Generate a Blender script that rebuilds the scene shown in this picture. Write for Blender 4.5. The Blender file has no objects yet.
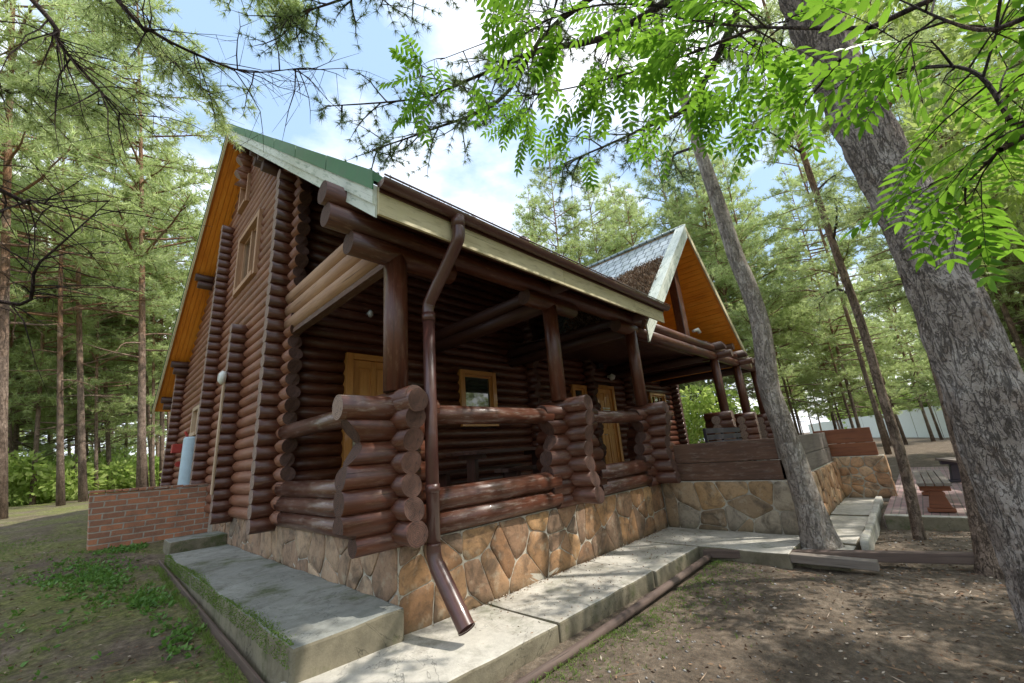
import bpy, math, random
import numpy as np
from mathutils import Vector, Matrix, noise as mnoise
random.seed(7); np.random.seed(7)
PI = math.pi
scene = bpy.context.scene
COL = scene.collection

# ------------------------------------------------------------------ camera
cam_d = bpy.data.cameras.new('camera'); cam = bpy.data.objects.new('camera', cam_d); COL.objects.link(cam)
scene.camera = cam
CX, CY, FPX = 512.0, 341.5, 408.13
CAM = Vector((-2.18, -3.73, 1.5))
def nv(*a): return Vector(a).normalized()
dX = nv(920 - CX, 421 - CY, FPX); dY = nv(75 - CX, 489 - CY, FPX); dZ = dX.cross(dY)
if dZ.y > 0: dZ = -dZ
right = Vector((dX.x, dY.x, dZ.x)); down = Vector((dX.y, dY.y, dZ.y)); fwd = Vector((dX.z, dY.z, dZ.z))
mw = Matrix((( right.x, -down.x, -fwd.x, CAM.x), (right.y, -down.y, -fwd.y, CAM.y), (right.z, -down.z, -fwd.z, CAM.z), (0, 0, 0, 1)))
cam.matrix_world = mw
cam_d.sensor_width = 36.0; cam_d.lens = FPX * 36.0 / 1024.0
cam_d.clip_start = 0.05; cam_d.clip_end = 1000

# ------------------------------------------------------------------ light
SUN = nv(0.42, -0.55, 1.0)
w = bpy.data.worlds.new('World'); scene.world = w; w.use_nodes = True
nt = w.node_tree; nt.nodes.clear()
sky = nt.nodes.new('ShaderNodeTexSky'); sky.sky_type = 'NISHITA'; sky.sun_disc = False
sky.sun_elevation = math.asin(SUN.z); sky.sun_rotation = math.atan2(SUN.x, SUN.y)
sky.air_density = 1.0; sky.dust_density = 1.5; sky.ozone_density = 1.0
tc = nt.nodes.new('ShaderNodeTexCoord'); mp = nt.nodes.new('ShaderNodeMapping'); mp.inputs['Scale'].default_value = (1, 1, 2.2)
nz = nt.nodes.new('ShaderNodeTexNoise'); nz.inputs['Scale'].default_value = 1.6; nz.inputs['Detail'].default_value = 7; nz.inputs['Roughness'].default_value = .55
cr = nt.nodes.new('ShaderNodeValToRGB'); cr.color_ramp.elements[0].position = .42; cr.color_ramp.elements[1].position = .60
cr.color_ramp.elements[0].color = (0, 0, 0, 1)
mixw = nt.nodes.new('ShaderNodeMix'); mixw.data_type = 'RGBA'
bg = nt.nodes.new('ShaderNodeBackground'); bg.inputs['Strength'].default_value = .15
out = nt.nodes.new('ShaderNodeOutputWorld')
nt.links.new(tc.outputs['Generated'], mp.inputs['Vector']); nt.links.new(mp.outputs[0], nz.inputs['Vector'])
nt.links.new(nz.outputs['Fac'], cr.inputs['Fac']); nt.links.new(cr.outputs['Color'], mixw.inputs[0])
mixb = nt.nodes.new('ShaderNodeMix'); mixb.data_type = 'RGBA'; mixb.inputs[0].default_value = .7; mixb.inputs[7].default_value = (4.8, 6.9, 10.0, 1)
nt.links.new(sky.outputs['Color'], mixb.inputs[6]); nt.links.new(mixb.outputs[2], mixw.inputs[6]); mixw.inputs[7].default_value = (12.0, 12.2, 12.6, 1)
nt.links.new(mixw.outputs[2], bg.inputs['Color']); nt.links.new(bg.outputs[0], out.inputs['Surface'])
sl = bpy.data.lights.new('sun', 'SUN'); sl.energy = 5.0; sl.angle = math.radians(.53); sl.color = (1, .95, .86)
so = bpy.data.objects.new('sun', sl); COL.objects.link(so); so.rotation_euler = SUN.to_track_quat('Z', 'Y').to_euler()
scene.view_settings.view_transform = 'Standard'; scene.view_settings.look = 'None'
scene.view_settings.exposure = 0; scene.view_settings.gamma = 1
scene.cycles.max_bounces = 8; scene.cycles.transparent_max_bounces = 8
scene.cycles.sample_clamp_indirect = 6

# ------------------------------------------------------------------ materials
class NM:
    def __init__(s, name):
        s.m = bpy.data.materials.new(name); s.m.use_nodes = True; s.t = s.m.node_tree; s.t.nodes.clear()
        s.out = s.t.nodes.new('ShaderNodeOutputMaterial')
    def n(s, typ, **kw):
        nd = s.t.nodes.new('ShaderNode' + typ)
        for k, v in kw.items():
            if k.startswith('_'): setattr(nd, k[1:], v)
            else:
                key = k.replace('__', ' ')
                nd.inputs[int(key[1:]) if key[0] == 'i' and key[1:].isdigit() else key].default_value = v
        return nd
    def l(s, a, b): s.t.links.new(a, b)
    def coord(s, kind='Object', scale=(1, 1, 1)):
        tc = s.n('TexCoord'); mp = s.n('Mapping'); mp.inputs['Scale'].default_value = scale
        s.l(tc.outputs[kind], mp.inputs['Vector']); return mp.outputs[0]
    def noise(s, vec, scale, detail=4, rough=.55, dist=0):
        nd = s.n('TexNoise', Scale=scale, Detail=detail, Roughness=rough, Distortion=dist); s.l(vec, nd.inputs['Vector']); return nd.outputs['Fac']
    def ramp(s, fac, stops):
        r = s.n('ValToRGB'); e = r.color_ramp.elements
        while len(e) < len(stops): e.new(.5)
        for i, (p, c) in enumerate(stops):
            e[i].position = p; e[i].color = (*c, 1) if len(c) == 3 else c
        s.l(fac, r.inputs['Fac']); return r.outputs['Color']
    def bw(s, fac, a, b): return s.ramp(fac, [(a, (0, 0, 0)), (b, (1, 1, 1))])
    def mix(s, fac, a, b, mode='MIX'):
        m = s.n('Mix', _data_type='RGBA', _blend_type=mode)
        for sock, v in ((m.inputs[0], fac), (m.inputs[6], a), (m.inputs[7], b)):
            if isinstance(v, (int, float)): sock.default_value = v
            elif isinstance(v, tuple): sock.default_value = (*v, 1)
            else: s.l(v, sock)
        return m.outputs[2]
    def math(s, op, a, b=0.0):
        m = s.n('Math', _operation=op)
        for i, v in enumerate((a, b)):
            if isinstance(v, (int, float)): m.inputs[i].default_value = v
            else: s.l(v, m.inputs[i])
        return m.outputs[0]
    def bump(s, h, strength=.4, dist=.02, prev=None):
        b = s.n('Bump', Strength=strength, Distance=dist); s.l(h, b.inputs['Height'])
        if prev is not None: s.l(prev, b.inputs['Normal'])
        return b.outputs[0]
    def pbr(s, col, rough=.7, normal=None, metal=0, spec=.5, coat=0):
        p = s.n('BsdfPrincipled')
        for k, v in (('Base Color', col), ('Roughness', rough), ('Metallic', metal), ('Specular IOR Level', spec), ('Coat Weight', coat)):
            if isinstance(v, (int, float)): p.inputs[k].default_value = v
            elif isinstance(v, tuple): p.inputs[k].default_value = (*v, 1)
            else: s.l(v, p.inputs[k])
        if normal is not None: s.l(normal, p.inputs['Normal'])
        s.l(p.outputs[0], s.out.inputs['Surface']); s.p = p
        return s.m

def wood(name, dark, mid, light, rough=.5, streak=22, wear=None, wearamt=.5, coat=0):
    m = NM(name); uv = m.coord('UV', (1, streak, 1)); uv2 = m.coord('UV', (.8, 1.6, 1)); uvf = m.coord('UV', (3, 140, 1))
    big = m.noise(uv2, 1.3, 3); st = m.noise(uv, 1.2, 6, .6); fine = m.noise(uvf, 1, 3)
    c = m.ramp(m.math('ADD', m.math('MULTIPLY', st, .55), m.math('MULTIPLY', big, .45)), [(.3, dark), (.5, mid), (.7, light)])
    c = m.mix(m.bw(st, .56, .72), c, dark)
    wr = m.noise(m.coord('UV', (1.6, 7, 1)), 3, 6, .7)
    if wear: c = m.mix(m.math('MULTIPLY', m.bw(wr, .52, .68), wearamt), c, wear)
    crack = m.bw(m.noise(m.coord('UV', (.9, 60, 1)), 1, 2), .66, .7)
    c = m.mix(m.math('MULTIPLY', crack, .75), c, (dark[0] * .35, dark[1] * .35, dark[2] * .35))
    nrm = m.bump(m.math('SUBTRACT', m.math('ADD', st, m.math('MULTIPLY', fine, .3)), m.math('MULTIPLY', crack, 1.2)), .45, .006)
    return m.pbr(c, m.math('ADD', m.math('MULTIPLY', big, .3), rough - .15), nrm, coat=coat)
LOG = wood('stained_log', (.034, .009, .004), (.092, .026, .012), (.17, .055, .027), .42, wear=(.28, .17, .11), wearamt=.38, coat=.15)
LOGP = wood('faded_log', (.12, .040, .020), (.24, .095, .050), (.37, .175, .10), .5, wear=(.40, .28, .21), wearamt=.3)
LOGT = wood('tan_log', (.26, .13, .07), (.42, .24, .14), (.55, .35, .22), .6)
LOGD = wood('dark_beam', (.03, .012, .008), (.065, .025, .016), (.11, .045, .03), .5)
RAIL = wood('worn_rail', (.040, .013, .007), (.105, .036, .020), (.19, .08, .05), .36, wear=(.42, .34, .29), wearamt=.5, coat=.3)
BOARD = wood('board_stain', (.06, .03, .02), (.13, .065, .04), (.20, .11, .07), .7, 12, wear=(.28, .22, .18))
BOARDR = wood('board_red', (.12, .04, .02), (.24, .08, .035), (.34, .13, .06), .6, 12)
SOFF = wood('soffit_pine', (.62, .19, .02), (.92, .34, .035), (.98, .46, .08), .4, 10)
DOORW = wood('door_pine', (.38, .14, .03), (.58, .25, .06), (.72, .36, .11), .4, 12, coat=.3)
CREAM = wood('cream_board', (.42, .34, .19), (.62, .54, .34), (.72, .64, .44), .6, 5, wear=(.30, .24, .15), wearamt=.6)
WHITE = wood('white_board', (.48, .52, .44), (.66, .70, .62), (.76, .78, .72), .6, 5, wear=(.16, .24, .16), wearamt=.8)
GREYW = wood('grey_timber', (.10, .08, .065), (.20, .165, .14), (.32, .28, .24), .8, 14)
TIMB = wood('old_timber', (.05, .035, .03), (.12, .08, .065), (.2, .15, .12), .8, 14)
PALE = wood('pale_pole', (.35, .24, .15), (.5, .36, .24), (.62, .48, .34), .6, 10)
FLOOR = wood('porch_floor', (.05, .03, .02), (.11, .06, .045), (.16, .10, .07), .6, 10)

def endgrain(name, a, b):
    m = NM(name); uv = m.coord('UV')
    ln = m.n('VectorMath', _operation='LENGTH'); m.l(uv, ln.inputs[0])
    no = m.noise(uv, 9, 3)
    r = m.math('SINE', m.math('MULTIPLY', m.math('ADD', ln.outputs['Value'], m.math('MULTIPLY', no, .02)), 380))
    crk = m.bw(m.math('ABSOLUTE', m.math('SUBTRACT', m.noise(uv, 13, 3, .5, 1.0), .5)), .0, .022)
    rad = m.noise(uv, 22, 4, .7)
    c = m.mix(m.math('MULTIPLY', m.math('ADD', r, 1), .38), a, b)
    c = m.mix(m.math('MULTIPLY', m.math('SUBTRACT', 1.0, crk), .8), c, (b[0] * .25, b[1] * .25, b[2] * .25))
    c = m.mix(m.bw(rad, .55, .7), c, (b[0] * .5, b[1] * .5, b[2] * .5))
    return m.pbr(c, .75, m.bump(rad, .5, .006))
ENDG = endgrain('shaded_end_grain', (.105, .048, .032), (.04, .017, .012))  # end grain with the shade on log ends darkened into its colour
ENDP = endgrain('pale_end_grain', (.34, .24, .19), (.18, .11, .085))

def flagstone(name, scale, hue, bright=1.0, grout=(.44, .40, .33), zs=.75):
    m = NM(name); v = m.coord('Object', (1, 1, zs))
    nn = m.n('TexNoise', Scale=1.7, Detail=3.0); m.l(v, nn.inputs['Vector'])
    wv = m.n('VectorMath', _operation='MULTIPLY_ADD'); m.l(nn.outputs['Color'], wv.inputs[0]); wv.inputs[1].default_value = (.32, .32, .32); m.l(v, wv.inputs[2])
    ve = m.n('TexVoronoi', _feature='DISTANCE_TO_EDGE', Scale=scale); vc = m.n('TexVoronoi', _feature='F1', Scale=scale)
    m.l(wv.outputs[0], ve.inputs['Vector']); m.l(wv.outputs[0], vc.inputs['Vector'])
    sep = m.n('SeparateColor'); m.l(vc.outputs['Color'], sep.inputs[0])
    c = m.ramp(sep.outputs[0], [(0, tuple(x * bright for x in hue[0])), (.35, tuple(x * bright for x in hue[1])), (.7, tuple(x * bright for x in hue[2])), (1, tuple(x * bright for x in hue[3]))])
    n1 = m.noise(v, 5, 6, .65, .6); n2 = m.noise(v, 30, 5, .6)
    c = m.mix(m.bw(n1, .42, .68), c, tuple(x * bright for x in (.11, .075, .05)))
    c = m.mix(m.math('MULTIPLY', m.bw(m.noise(v, 3.1, 4, .6), .58, .7), .6), c, tuple(x * bright for x in (.30, .25, .19)))
    c = m.mix(m.math('MULTIPLY', n2, .35), c, (.06, .045, .03), 'MIX')
    jit = m.math('ADD', ve.outputs['Distance'], m.math('MULTIPLY', m.math('SUBTRACT', n2, .5), .03))
    edge = m.bw(jit, .008, .030)
    gc = m.mix(n1, grout, tuple(x * .4 for x in grout))
    c = m.mix(edge, gc, c)
    h = m.math('ADD', m.math('MULTIPLY', m.bw(jit, .0, .07), -.7 if zs == 9 else .6), m.math('ADD', m.math('MULTIPLY', n1, .7), m.math('MULTIPLY', n2, .12)))
    return m.pbr(c, .75, m.bump(h, .7, .03))
HUES = [(.34, .19, .09), (.22, .12, .07), (.40, .24, .11), (.27, .19, .13)]
STONE = flagstone('plinth_stone', 2.5, HUES)
STONE_G = flagstone('grey_plinth_stone', 2.9, [(.32, .24, .18), (.27, .19, .14), (.40, .31, .23), (.33, .22, .15)], 1.0, (.50, .48, .43), .6)
STONE_W = flagstone('terrace_stone', 2.2, [(.30, .22, .13), (.20, .14, .09), (.38, .24, .11), (.22, .18, .14)], .85, (.30, .26, .19))
STONE_O = flagstone('orange_stone', 3.0, [(.52, .28, .13), (.42, .22, .10), (.60, .36, .18), (.46, .30, .18)], 1.0)

def concrete(name, base, moss=.5, seed=0):
    m = NM(name); v = m.coord('Object'); n1 = m.noise(v, .9 + seed * .1, 6, .6); n2 = m.noise(v, 9, 6, .7); n3 = m.noise(v, 60, 4, .7)
    c = m.ramp(m.math('ADD', m.math('MULTIPLY', n1, .6), m.math('MULTIPLY', n2, .4)), [(.3, tuple(x * .55 for x in base)), (.5, base), (.7, tuple(min(.7, x * 1.3) for x in base))])
    c = m.mix(m.math('MULTIPLY', m.bw(n3, .55, .75), .5), c, tuple(x * .4 for x in base))
    c = m.mix(m.math('MULTIPLY', m.bw(m.noise(v, 2.3, 8, .75, 1.0), .50, .64), .55), c, tuple(x * .45 for x in (base[0], base[1] * .93, base[2] * .82)))
    ck = m.math('ABSOLUTE', m.math('SUBTRACT', m.noise(v, .9, 6, .6, .6), .5)); ckm = m.math('SUBTRACT', 1.0, m.bw(ck, .0, .004))
    c = m.mix(m.math('MULTIPLY', ckm, .7), c, tuple(x * .2 for x in base))
    ms = m.noise(v, 1.6, 8, .75); ms = m.bw(ms, .53, .66)
    c = m.mix(m.math('MULTIPLY', ms, moss), c, (.065, .085, .02))
    vor = m.n('TexVoronoi', _feature='DISTANCE_TO_EDGE', Scale=.8); nn = m.n('TexNoise', Scale=3.0, Detail=5.0); m.l(v, nn.inputs['Vector']); m.l(nn.outputs['Color'], vor.inputs['Vector'])
    return m.pbr(c, .88, m.bump(m.math('ADD', n2, m.math('MULTIPLY', n3, .4)), .5, .012))
CONC = concrete('concrete', (.50, .47, .41), .45)
CONC2 = concrete('mossy_concrete', (.27, .275, .25), .75, 3)
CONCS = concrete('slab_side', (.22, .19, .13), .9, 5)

def ground_mat():
    m = NM('forest_ground'); tc = m.n('TexCoord'); v = tc.outputs['Object']
    n1 = m.noise(v, .35, 5, .6); n2 = m.noise(v, 2.2, 7, .7); n3 = m.noise(v, 16, 6, .75); n4 = m.noise(v, 70, 4, .8)
    dirt = m.ramp(m.math('ADD', m.math('MULTIPLY', n2, .45), m.math('MULTIPLY', n3, .55)), [(.33, (.045, .036, .028)), (.5, (.135, .108, .082)), (.66, (.31, .25, .19))])
    litter = m.ramp(n4, [(.36, (.04, .022, .012)), (.52, (.16, .085, .045)), (.68, (.36, .24, .15))])
    sx = m.n('SeparateXYZ'); m.l(v, sx.inputs[0])
    X, Y = sx.outputs[0], sx.outputs[1]
    # dry needle litter to the right near the big tree, green moss to the left and beside the path
    rm = m.math('MULTIPLY', m.bw(m.math('ADD', X, m.math('MULTIPLY', n1, 3)), .0, 1.0), m.bw(m.math('ADD', m.math('MULTIPLY', Y, -.5), m.math('MULTIPLY', n2, 1.6)), 2.0, 2.9))
    c = m.mix(m.math('MULTIPLY', rm, .85), dirt, litter)
    c = m.mix(m.math('MULTIPLY', m.bw(n4, .5, .62), .35), c, litter)
    green = m.ramp(n3, [(.34, (.06, .075, .02)), (.5, (.15, .17, .045)), (.66, (.30, .30, .10))])
    lm = m.bw(m.math('MULTIPLY', X, -1), .2, 1.2)
    gl = m.math('MULTIPLY', lm, m.bw(m.noise(v, .7, 7, .75), .42, .58))
    c = m.mix(m.math('MULTIPLY', gl, .8), c, green)
    pm = m.math('MULTIPLY', m.bw(m.math('ADD', Y, m.math('MULTIPLY', n2, 1.0)), -1.75, -1.25), m.bw(X, -1.2, -.6))
    pm = m.math('MULTIPLY', pm, m.bw(m.math('MULTIPLY', X, -1), -4.4, -3.6))
    yel = m.ramp(n3, [(.36, (.07, .07, .02)), (.5, (.16, .15, .04)), (.66, (.30, .27, .10))])
    c = m.mix(m.math('MULTIPLY', pm, .75), c, yel)
    far = m.bw(m.math('SUBTRACT', X, m.math('MULTIPLY', n1, 3)), 12, 16)
    sand = m.ramp(n2, [(.35, (.34, .27, .2)), (.5, (.55, .48, .4)), (.65, (.7, .64, .55))])
    farm = m.math('MULTIPLY', far, m.bw(m.math('MULTIPLY', Y, -1), -2, 0))
    c = m.mix(farm, c, sand)
    lf = m.bw(m.math('ADD', Y, m.math('MULTIPLY', n1, 6)), 11, 14)
    tan = m.ramp(n2, [(.35, (.24, .17, .12)), (.5, (.44, .35, .26)), (.65, (.6, .5, .4))])
    c = m.mix(m.math('MULTIPLY', m.math('MULTIPLY', lf, lm), .8), c, tan)
    nr = m.bump(m.math('ADD', m.math('MULTIPLY', n3, .8), m.math('MULTIPLY', n4, .35)), .9, .03)
    return m.pbr(c, .95, nr, spec=.2)
GROUND = ground_mat()

def brick_mat():
    m = NM('brick'); uv = m.coord('UV')
    b = m.n('TexBrick', Scale=1.0, Mortar__Size=.014, Brick__Width=.33, Row__Height=.112, Mortar__Smooth=.3, Bias=-.1)
    b.inputs['Color1'].default_value = (.56, .23, .12, 1); b.inputs['Color2'].default_value = (.32, .15, .095, 1); b.inputs['Mortar'].default_value = (.46, .40, .33, 1)
    nw = m.n('TexNoise', Scale=6.0, Detail=3.0); m.l(uv, nw.inputs['Vector'])
    wv = m.n('VectorMath', _operation='MULTIPLY_ADD'); m.l(nw.outputs['Color'], wv.inputs[0]); wv.inputs[1].default_value = (.02, .02, 0); m.l(uv, wv.inputs[2])
    m.l(wv.outputs[0], b.inputs['Vector'])
    n1 = m.noise(uv, 4, 6, .7); n2 = m.noise(uv, 40, 4, .7)
    c = m.mix(m.math('MULTIPLY', m.bw(n1, .45, .7), .7), b.outputs['Color'], (.16, .11, .085))
    c = m.mix(m.math('MULTIPLY', m.bw(n2, .5, .75), .5), c, (.42, .30, .23))
    h = m.math('SUBTRACT', m.math('MULTIPLY', n2, .3), b.outputs['Fac'])
    return m.pbr(c, .9, m.bump(h, .8, .012))
BRICK = brick_mat()

def paint(name, col, rough=.4, metal=0, dirt=.35, dc=(.12, .09, .06), coat=0):
    m = NM(name); v = m.coord('Object'); n1 = m.noise(v, 3, 6, .65); n2 = m.noise(v, 25, 5, .7)
    c = m.mix(m.math('MULTIPLY', m.bw(n1, .45, .75), dirt), col, dc); c = m.mix(m.math('MULTIPLY', m.bw(n2, .6, .75), dirt), c, dc)
    return m.pbr(c, m.math('ADD', m.math('MULTIPLY', n1, .3), rough - .1), m.bump(n2, .12, .003), metal, coat=coat)
GUTT = paint('brown_metal', (.085, .032, .026), .32, 0, .3, (.16, .10, .08), coat=.4)
GREENM = paint('green_metal', (.03, .16, .06), .4, 0, .5, (.13, .17, .12))
BLUEC = paint('pale_blue_paint', (.42, .55, .62), .4, 0, .25)
REDP = paint('red_paint', (.42, .03, .02), .4)
LAMPW = paint('white_glass', (.75, .76, .72), .2, 0, .1)
BLACK = paint('black_metal', (.02, .02, .022), .4)
FENCE = paint('grey_green_sheet', (.62, .68, .67), .4, .0, .15, (.4, .42, .4))
PURP = paint('dark_bench_metal', (.035, .03, .045), .45)
STEEL = paint('door_handle_metal', (.45, .42, .35), .3, .8, .1)
PLASTIC = paint('pale_plastic', (.6, .62, .6), .4)

def tile_mat():
    m = NM('metal_tile'); uv = m.coord('UV')
    b = m.n('TexBrick', Scale=1.0, Mortar__Size=.03, Brick__Width=.26, Row__Height=.36, Mortar__Smooth=.9)
    b.inputs['Color1'].default_value = (.42, .48, .50, 1); b.inputs['Color2'].default_value = (.28, .34, .36, 1); b.inputs['Mortar'].default_value = (.05, .07, .07, 1)
    m.l(uv, b.inputs['Vector']); n1 = m.noise(uv, 1.5, 5, .6)
    c = m.mix(m.math('MULTIPLY', m.bw(n1, .5, .65), .6), b.outputs['Color'], (.12, .16, .12))
    return m.pbr(c, .35, m.bump(m.math('SUBTRACT', 1.0, b.outputs['Fac']), .6, .03), .35)
TILE = tile_mat()
def paving_mat():
    m = NM('paving'); uv = m.coord('Object')
    b = m.n('TexBrick', Scale=1.0, Mortar__Size=.008, Brick__Width=.2, Row__Height=.1)
    b.inputs['Color1'].default_value = (.36, .22, .21, 1); b.inputs['Color2'].default_value = (.27, .18, .18, 1); b.inputs['Mortar'].default_value = (.14, .12, .10, 1)
    m.l(uv, b.inputs['Vector']); n1 = m.noise(uv, 1.2, 6, .7)
    c = m.mix(m.math('MULTIPLY', m.bw(n1, .45, .65), .5), b.outputs['Color'], (.40, .34, .29))
    return m.pbr(c, .85, m.bump(m.math('SUBTRACT', 1.0, b.outputs['Fac']), .5, .01))
PAVE = paving_mat()
def glass_mat():
    m = NM('window_glass'); v = m.coord('Object'); n = m.noise(v, 2.5, 3)
    return m.pbr(m.mix(n, (.012, .018, .012), (.05, .06, .045)), .04, None, 0, .9, coat=1)
GLASS = glass_mat()

def bark(name, cols, scale=1.0, orange=None, oz=(4, 8), crack=.6):
    m = NM(name); v = m.coord('Object', (1 * scale, 1 * scale, .28 * scale)); v2 = m.coord('Object')
    nn = m.n('TexNoise', Scale=5.0, Detail=4.0); m.l(v, nn.inputs['Vector'])
    wv = m.n('VectorMath', _operation='MULTIPLY_ADD'); m.l(nn.outputs['Color'], wv.inputs[0]); wv.inputs[1].default_value = (.22, .22, .30); m.l(v, wv.inputs[2])
    ve = m.n('TexVoronoi', _feature='DISTANCE_TO_EDGE', Scale=21.0); m.l(wv.outputs[0], ve.inputs['Vector'])
    n1 = m.noise(v2, 6, 6, .65); n2 = m.noise(v2, 45, 5, .7)
    c = m.ramp(m.math('ADD', m.math('MULTIPLY', n1, .6), m.math('MULTIPLY', n2, .4)), [(.34, cols[0]), (.5, cols[1]), (.66, cols[2])])
    if orange:
        sx = m.n('SeparateXYZ'); m.l(v2, sx.inputs[0])
        oc = m.ramp(n2, [(.3, tuple(x * .5 for x in orange)), (.7, orange)])
        fz = m.math('ADD', sx.outputs[2], m.math('MULTIPLY', n1, 4.0)); fz = m.bw(m.math('DIVIDE', fz, 20), (oz[0] + 2) / 20, (oz[1] + 2) / 20)
        c = m.mix(fz, c, oc)
    rg = m.noise(m.coord('Object', (16 * scale, 16 * scale, 3.6 * scale)), 1.0, 5, .62, .8)
    rg2 = m.noise(m.coord('Object', (30 * scale, 30 * scale, 17 * scale)), 1.0, 4, .6, .5)
    rdg = m.math('MINIMUM', m.math('ABSOLUTE', m.math('SUBTRACT', rg, .5)), m.math('MULTIPLY', m.math('ABSOLUTE', m.math('SUBTRACT', rg2, .5)), 1.6))
    cr_ = m.bw(m.math('ADD', rdg, m.math('MULTIPLY', m.math('SUBTRACT', n2, .5), .02)), -.004, .026)
    big = m.noise(v2, 1.7, 5, .65)
    c = m.mix(m.math('MULTIPLY', m.bw(big, .48, .62), .6), c, tuple(min(1, x * 1.25) for x in cols[2]))
    c = m.mix(m.math('MULTIPLY', m.bw(m.noise(v2, 3.3, 5, .7), .55, .66), .55), c, (.17, .10, .06))
    c = m.mix(m.math('MULTIPLY', m.math('SUBTRACT', 1.0, cr_), crack), c, tuple(x * .4 for x in cols[0]))
    return m.pbr(c, .92, m.bump(m.math('ADD', m.math('MULTIPLY', cr_, .9), m.math('ADD', m.math('MULTIPLY', n2, .4), n1)), .95, .02), spec=.2)
BARKP = bark('pine_bark', ((.10, .07, .055), (.22, .16, .12), (.36, .27, .21)), 1.0, (.42, .23, .13), (3.5, 7.5))
BARKG = bark('grey_pine_bark', ((.14, .11, .095), (.28, .235, .21), (.46, .415, .39)), 1.0, (.30, .24, .21), (2.6, 5.5), .45)
BARKS = bark('smooth_bark', ((.19, .155, .13), (.34, .29, .25), (.48, .43, .38)), .8, crack=.2)
TWIG = bark('twig', ((.022, .016, .016), (.05, .036, .034), (.10, .07, .06)), 2)

def leaf(name, stops, trans=.45, nscale=.6, rough=.5):
    m = NM(name); geo = m.n('NewGeometry'); oi = m.n('ObjectInfo'); v = m.coord('Object')
    f = m.math('ADD', m.math('MULTIPLY', geo.outputs['Random Per Island'], .45), m.math('MULTIPLY', m.noise(v, nscale, 3), .55))
    c = m.ramp(f, stops)
    c2 = m.mix(m.math('MULTIPLY', oi.outputs['Random'], .35), c, (.19, .23, .05))
    p = m.n('BsdfPrincipled', Roughness=rough); p.inputs['Specular IOR Level'].default_value = .3
    t = m.n('BsdfTranslucent'); mx = m.n('MixShader'); mx.inputs[0].default_value = trans
    m.l(c2, p.inputs['Base Color']); m.l(m.mix(.35, c2, (.32, .42, .05)), t.inputs['Color'])
    m.l(p.outputs[0], mx.inputs[1]); m.l(t.outputs[0], mx.inputs[2]); m.l(mx.outputs[0], m.out.inputs['Surface'])
    return m.m
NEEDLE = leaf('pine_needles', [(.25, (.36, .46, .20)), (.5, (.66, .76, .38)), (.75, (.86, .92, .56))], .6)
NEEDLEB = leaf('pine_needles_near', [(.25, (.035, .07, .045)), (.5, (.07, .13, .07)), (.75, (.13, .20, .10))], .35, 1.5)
LEAFB = leaf('bush_leaves', [(.25, (.28, .42, .10)), (.5, (.55, .72, .20)), (.75, (.75, .85, .34))], .6)
ROWAN = leaf('rowan_leaves', [(.25, (.05, .19, .012)), (.5, (.12, .35, .02)), (.75, (.23, .48, .05))], .6, 1.5, .4)
GRASS = leaf('grass_blades', [(.25, (.06, .12, .02)), (.5, (.13, .24, .04)), (.75, (.25, .35, .09))], .3, 2)
WEED = leaf('weed_leaves', [(.25, (.05, .14, .03)), (.5, (.10, .26, .05)), (.75, (.2, .36, .1))], .3, 3)
def debris_mat(name, stops):
    m = NM(name); geo = m.n('NewGeometry'); return m.pbr(m.ramp(geo.outputs['Random Per Island'], stops), .9)
LITTER = debris_mat('litter', [(0, (.06, .035, .02)), (.4, (.17, .09, .05)), (.8, (.34, .22, .13)), (1, (.5, .42, .34))])
PEBBLE = debris_mat('pebbles', [(0, (.10, .09, .08)), (.6, (.24, .22, .2)), (1, (.45, .42, .4))])

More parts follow.
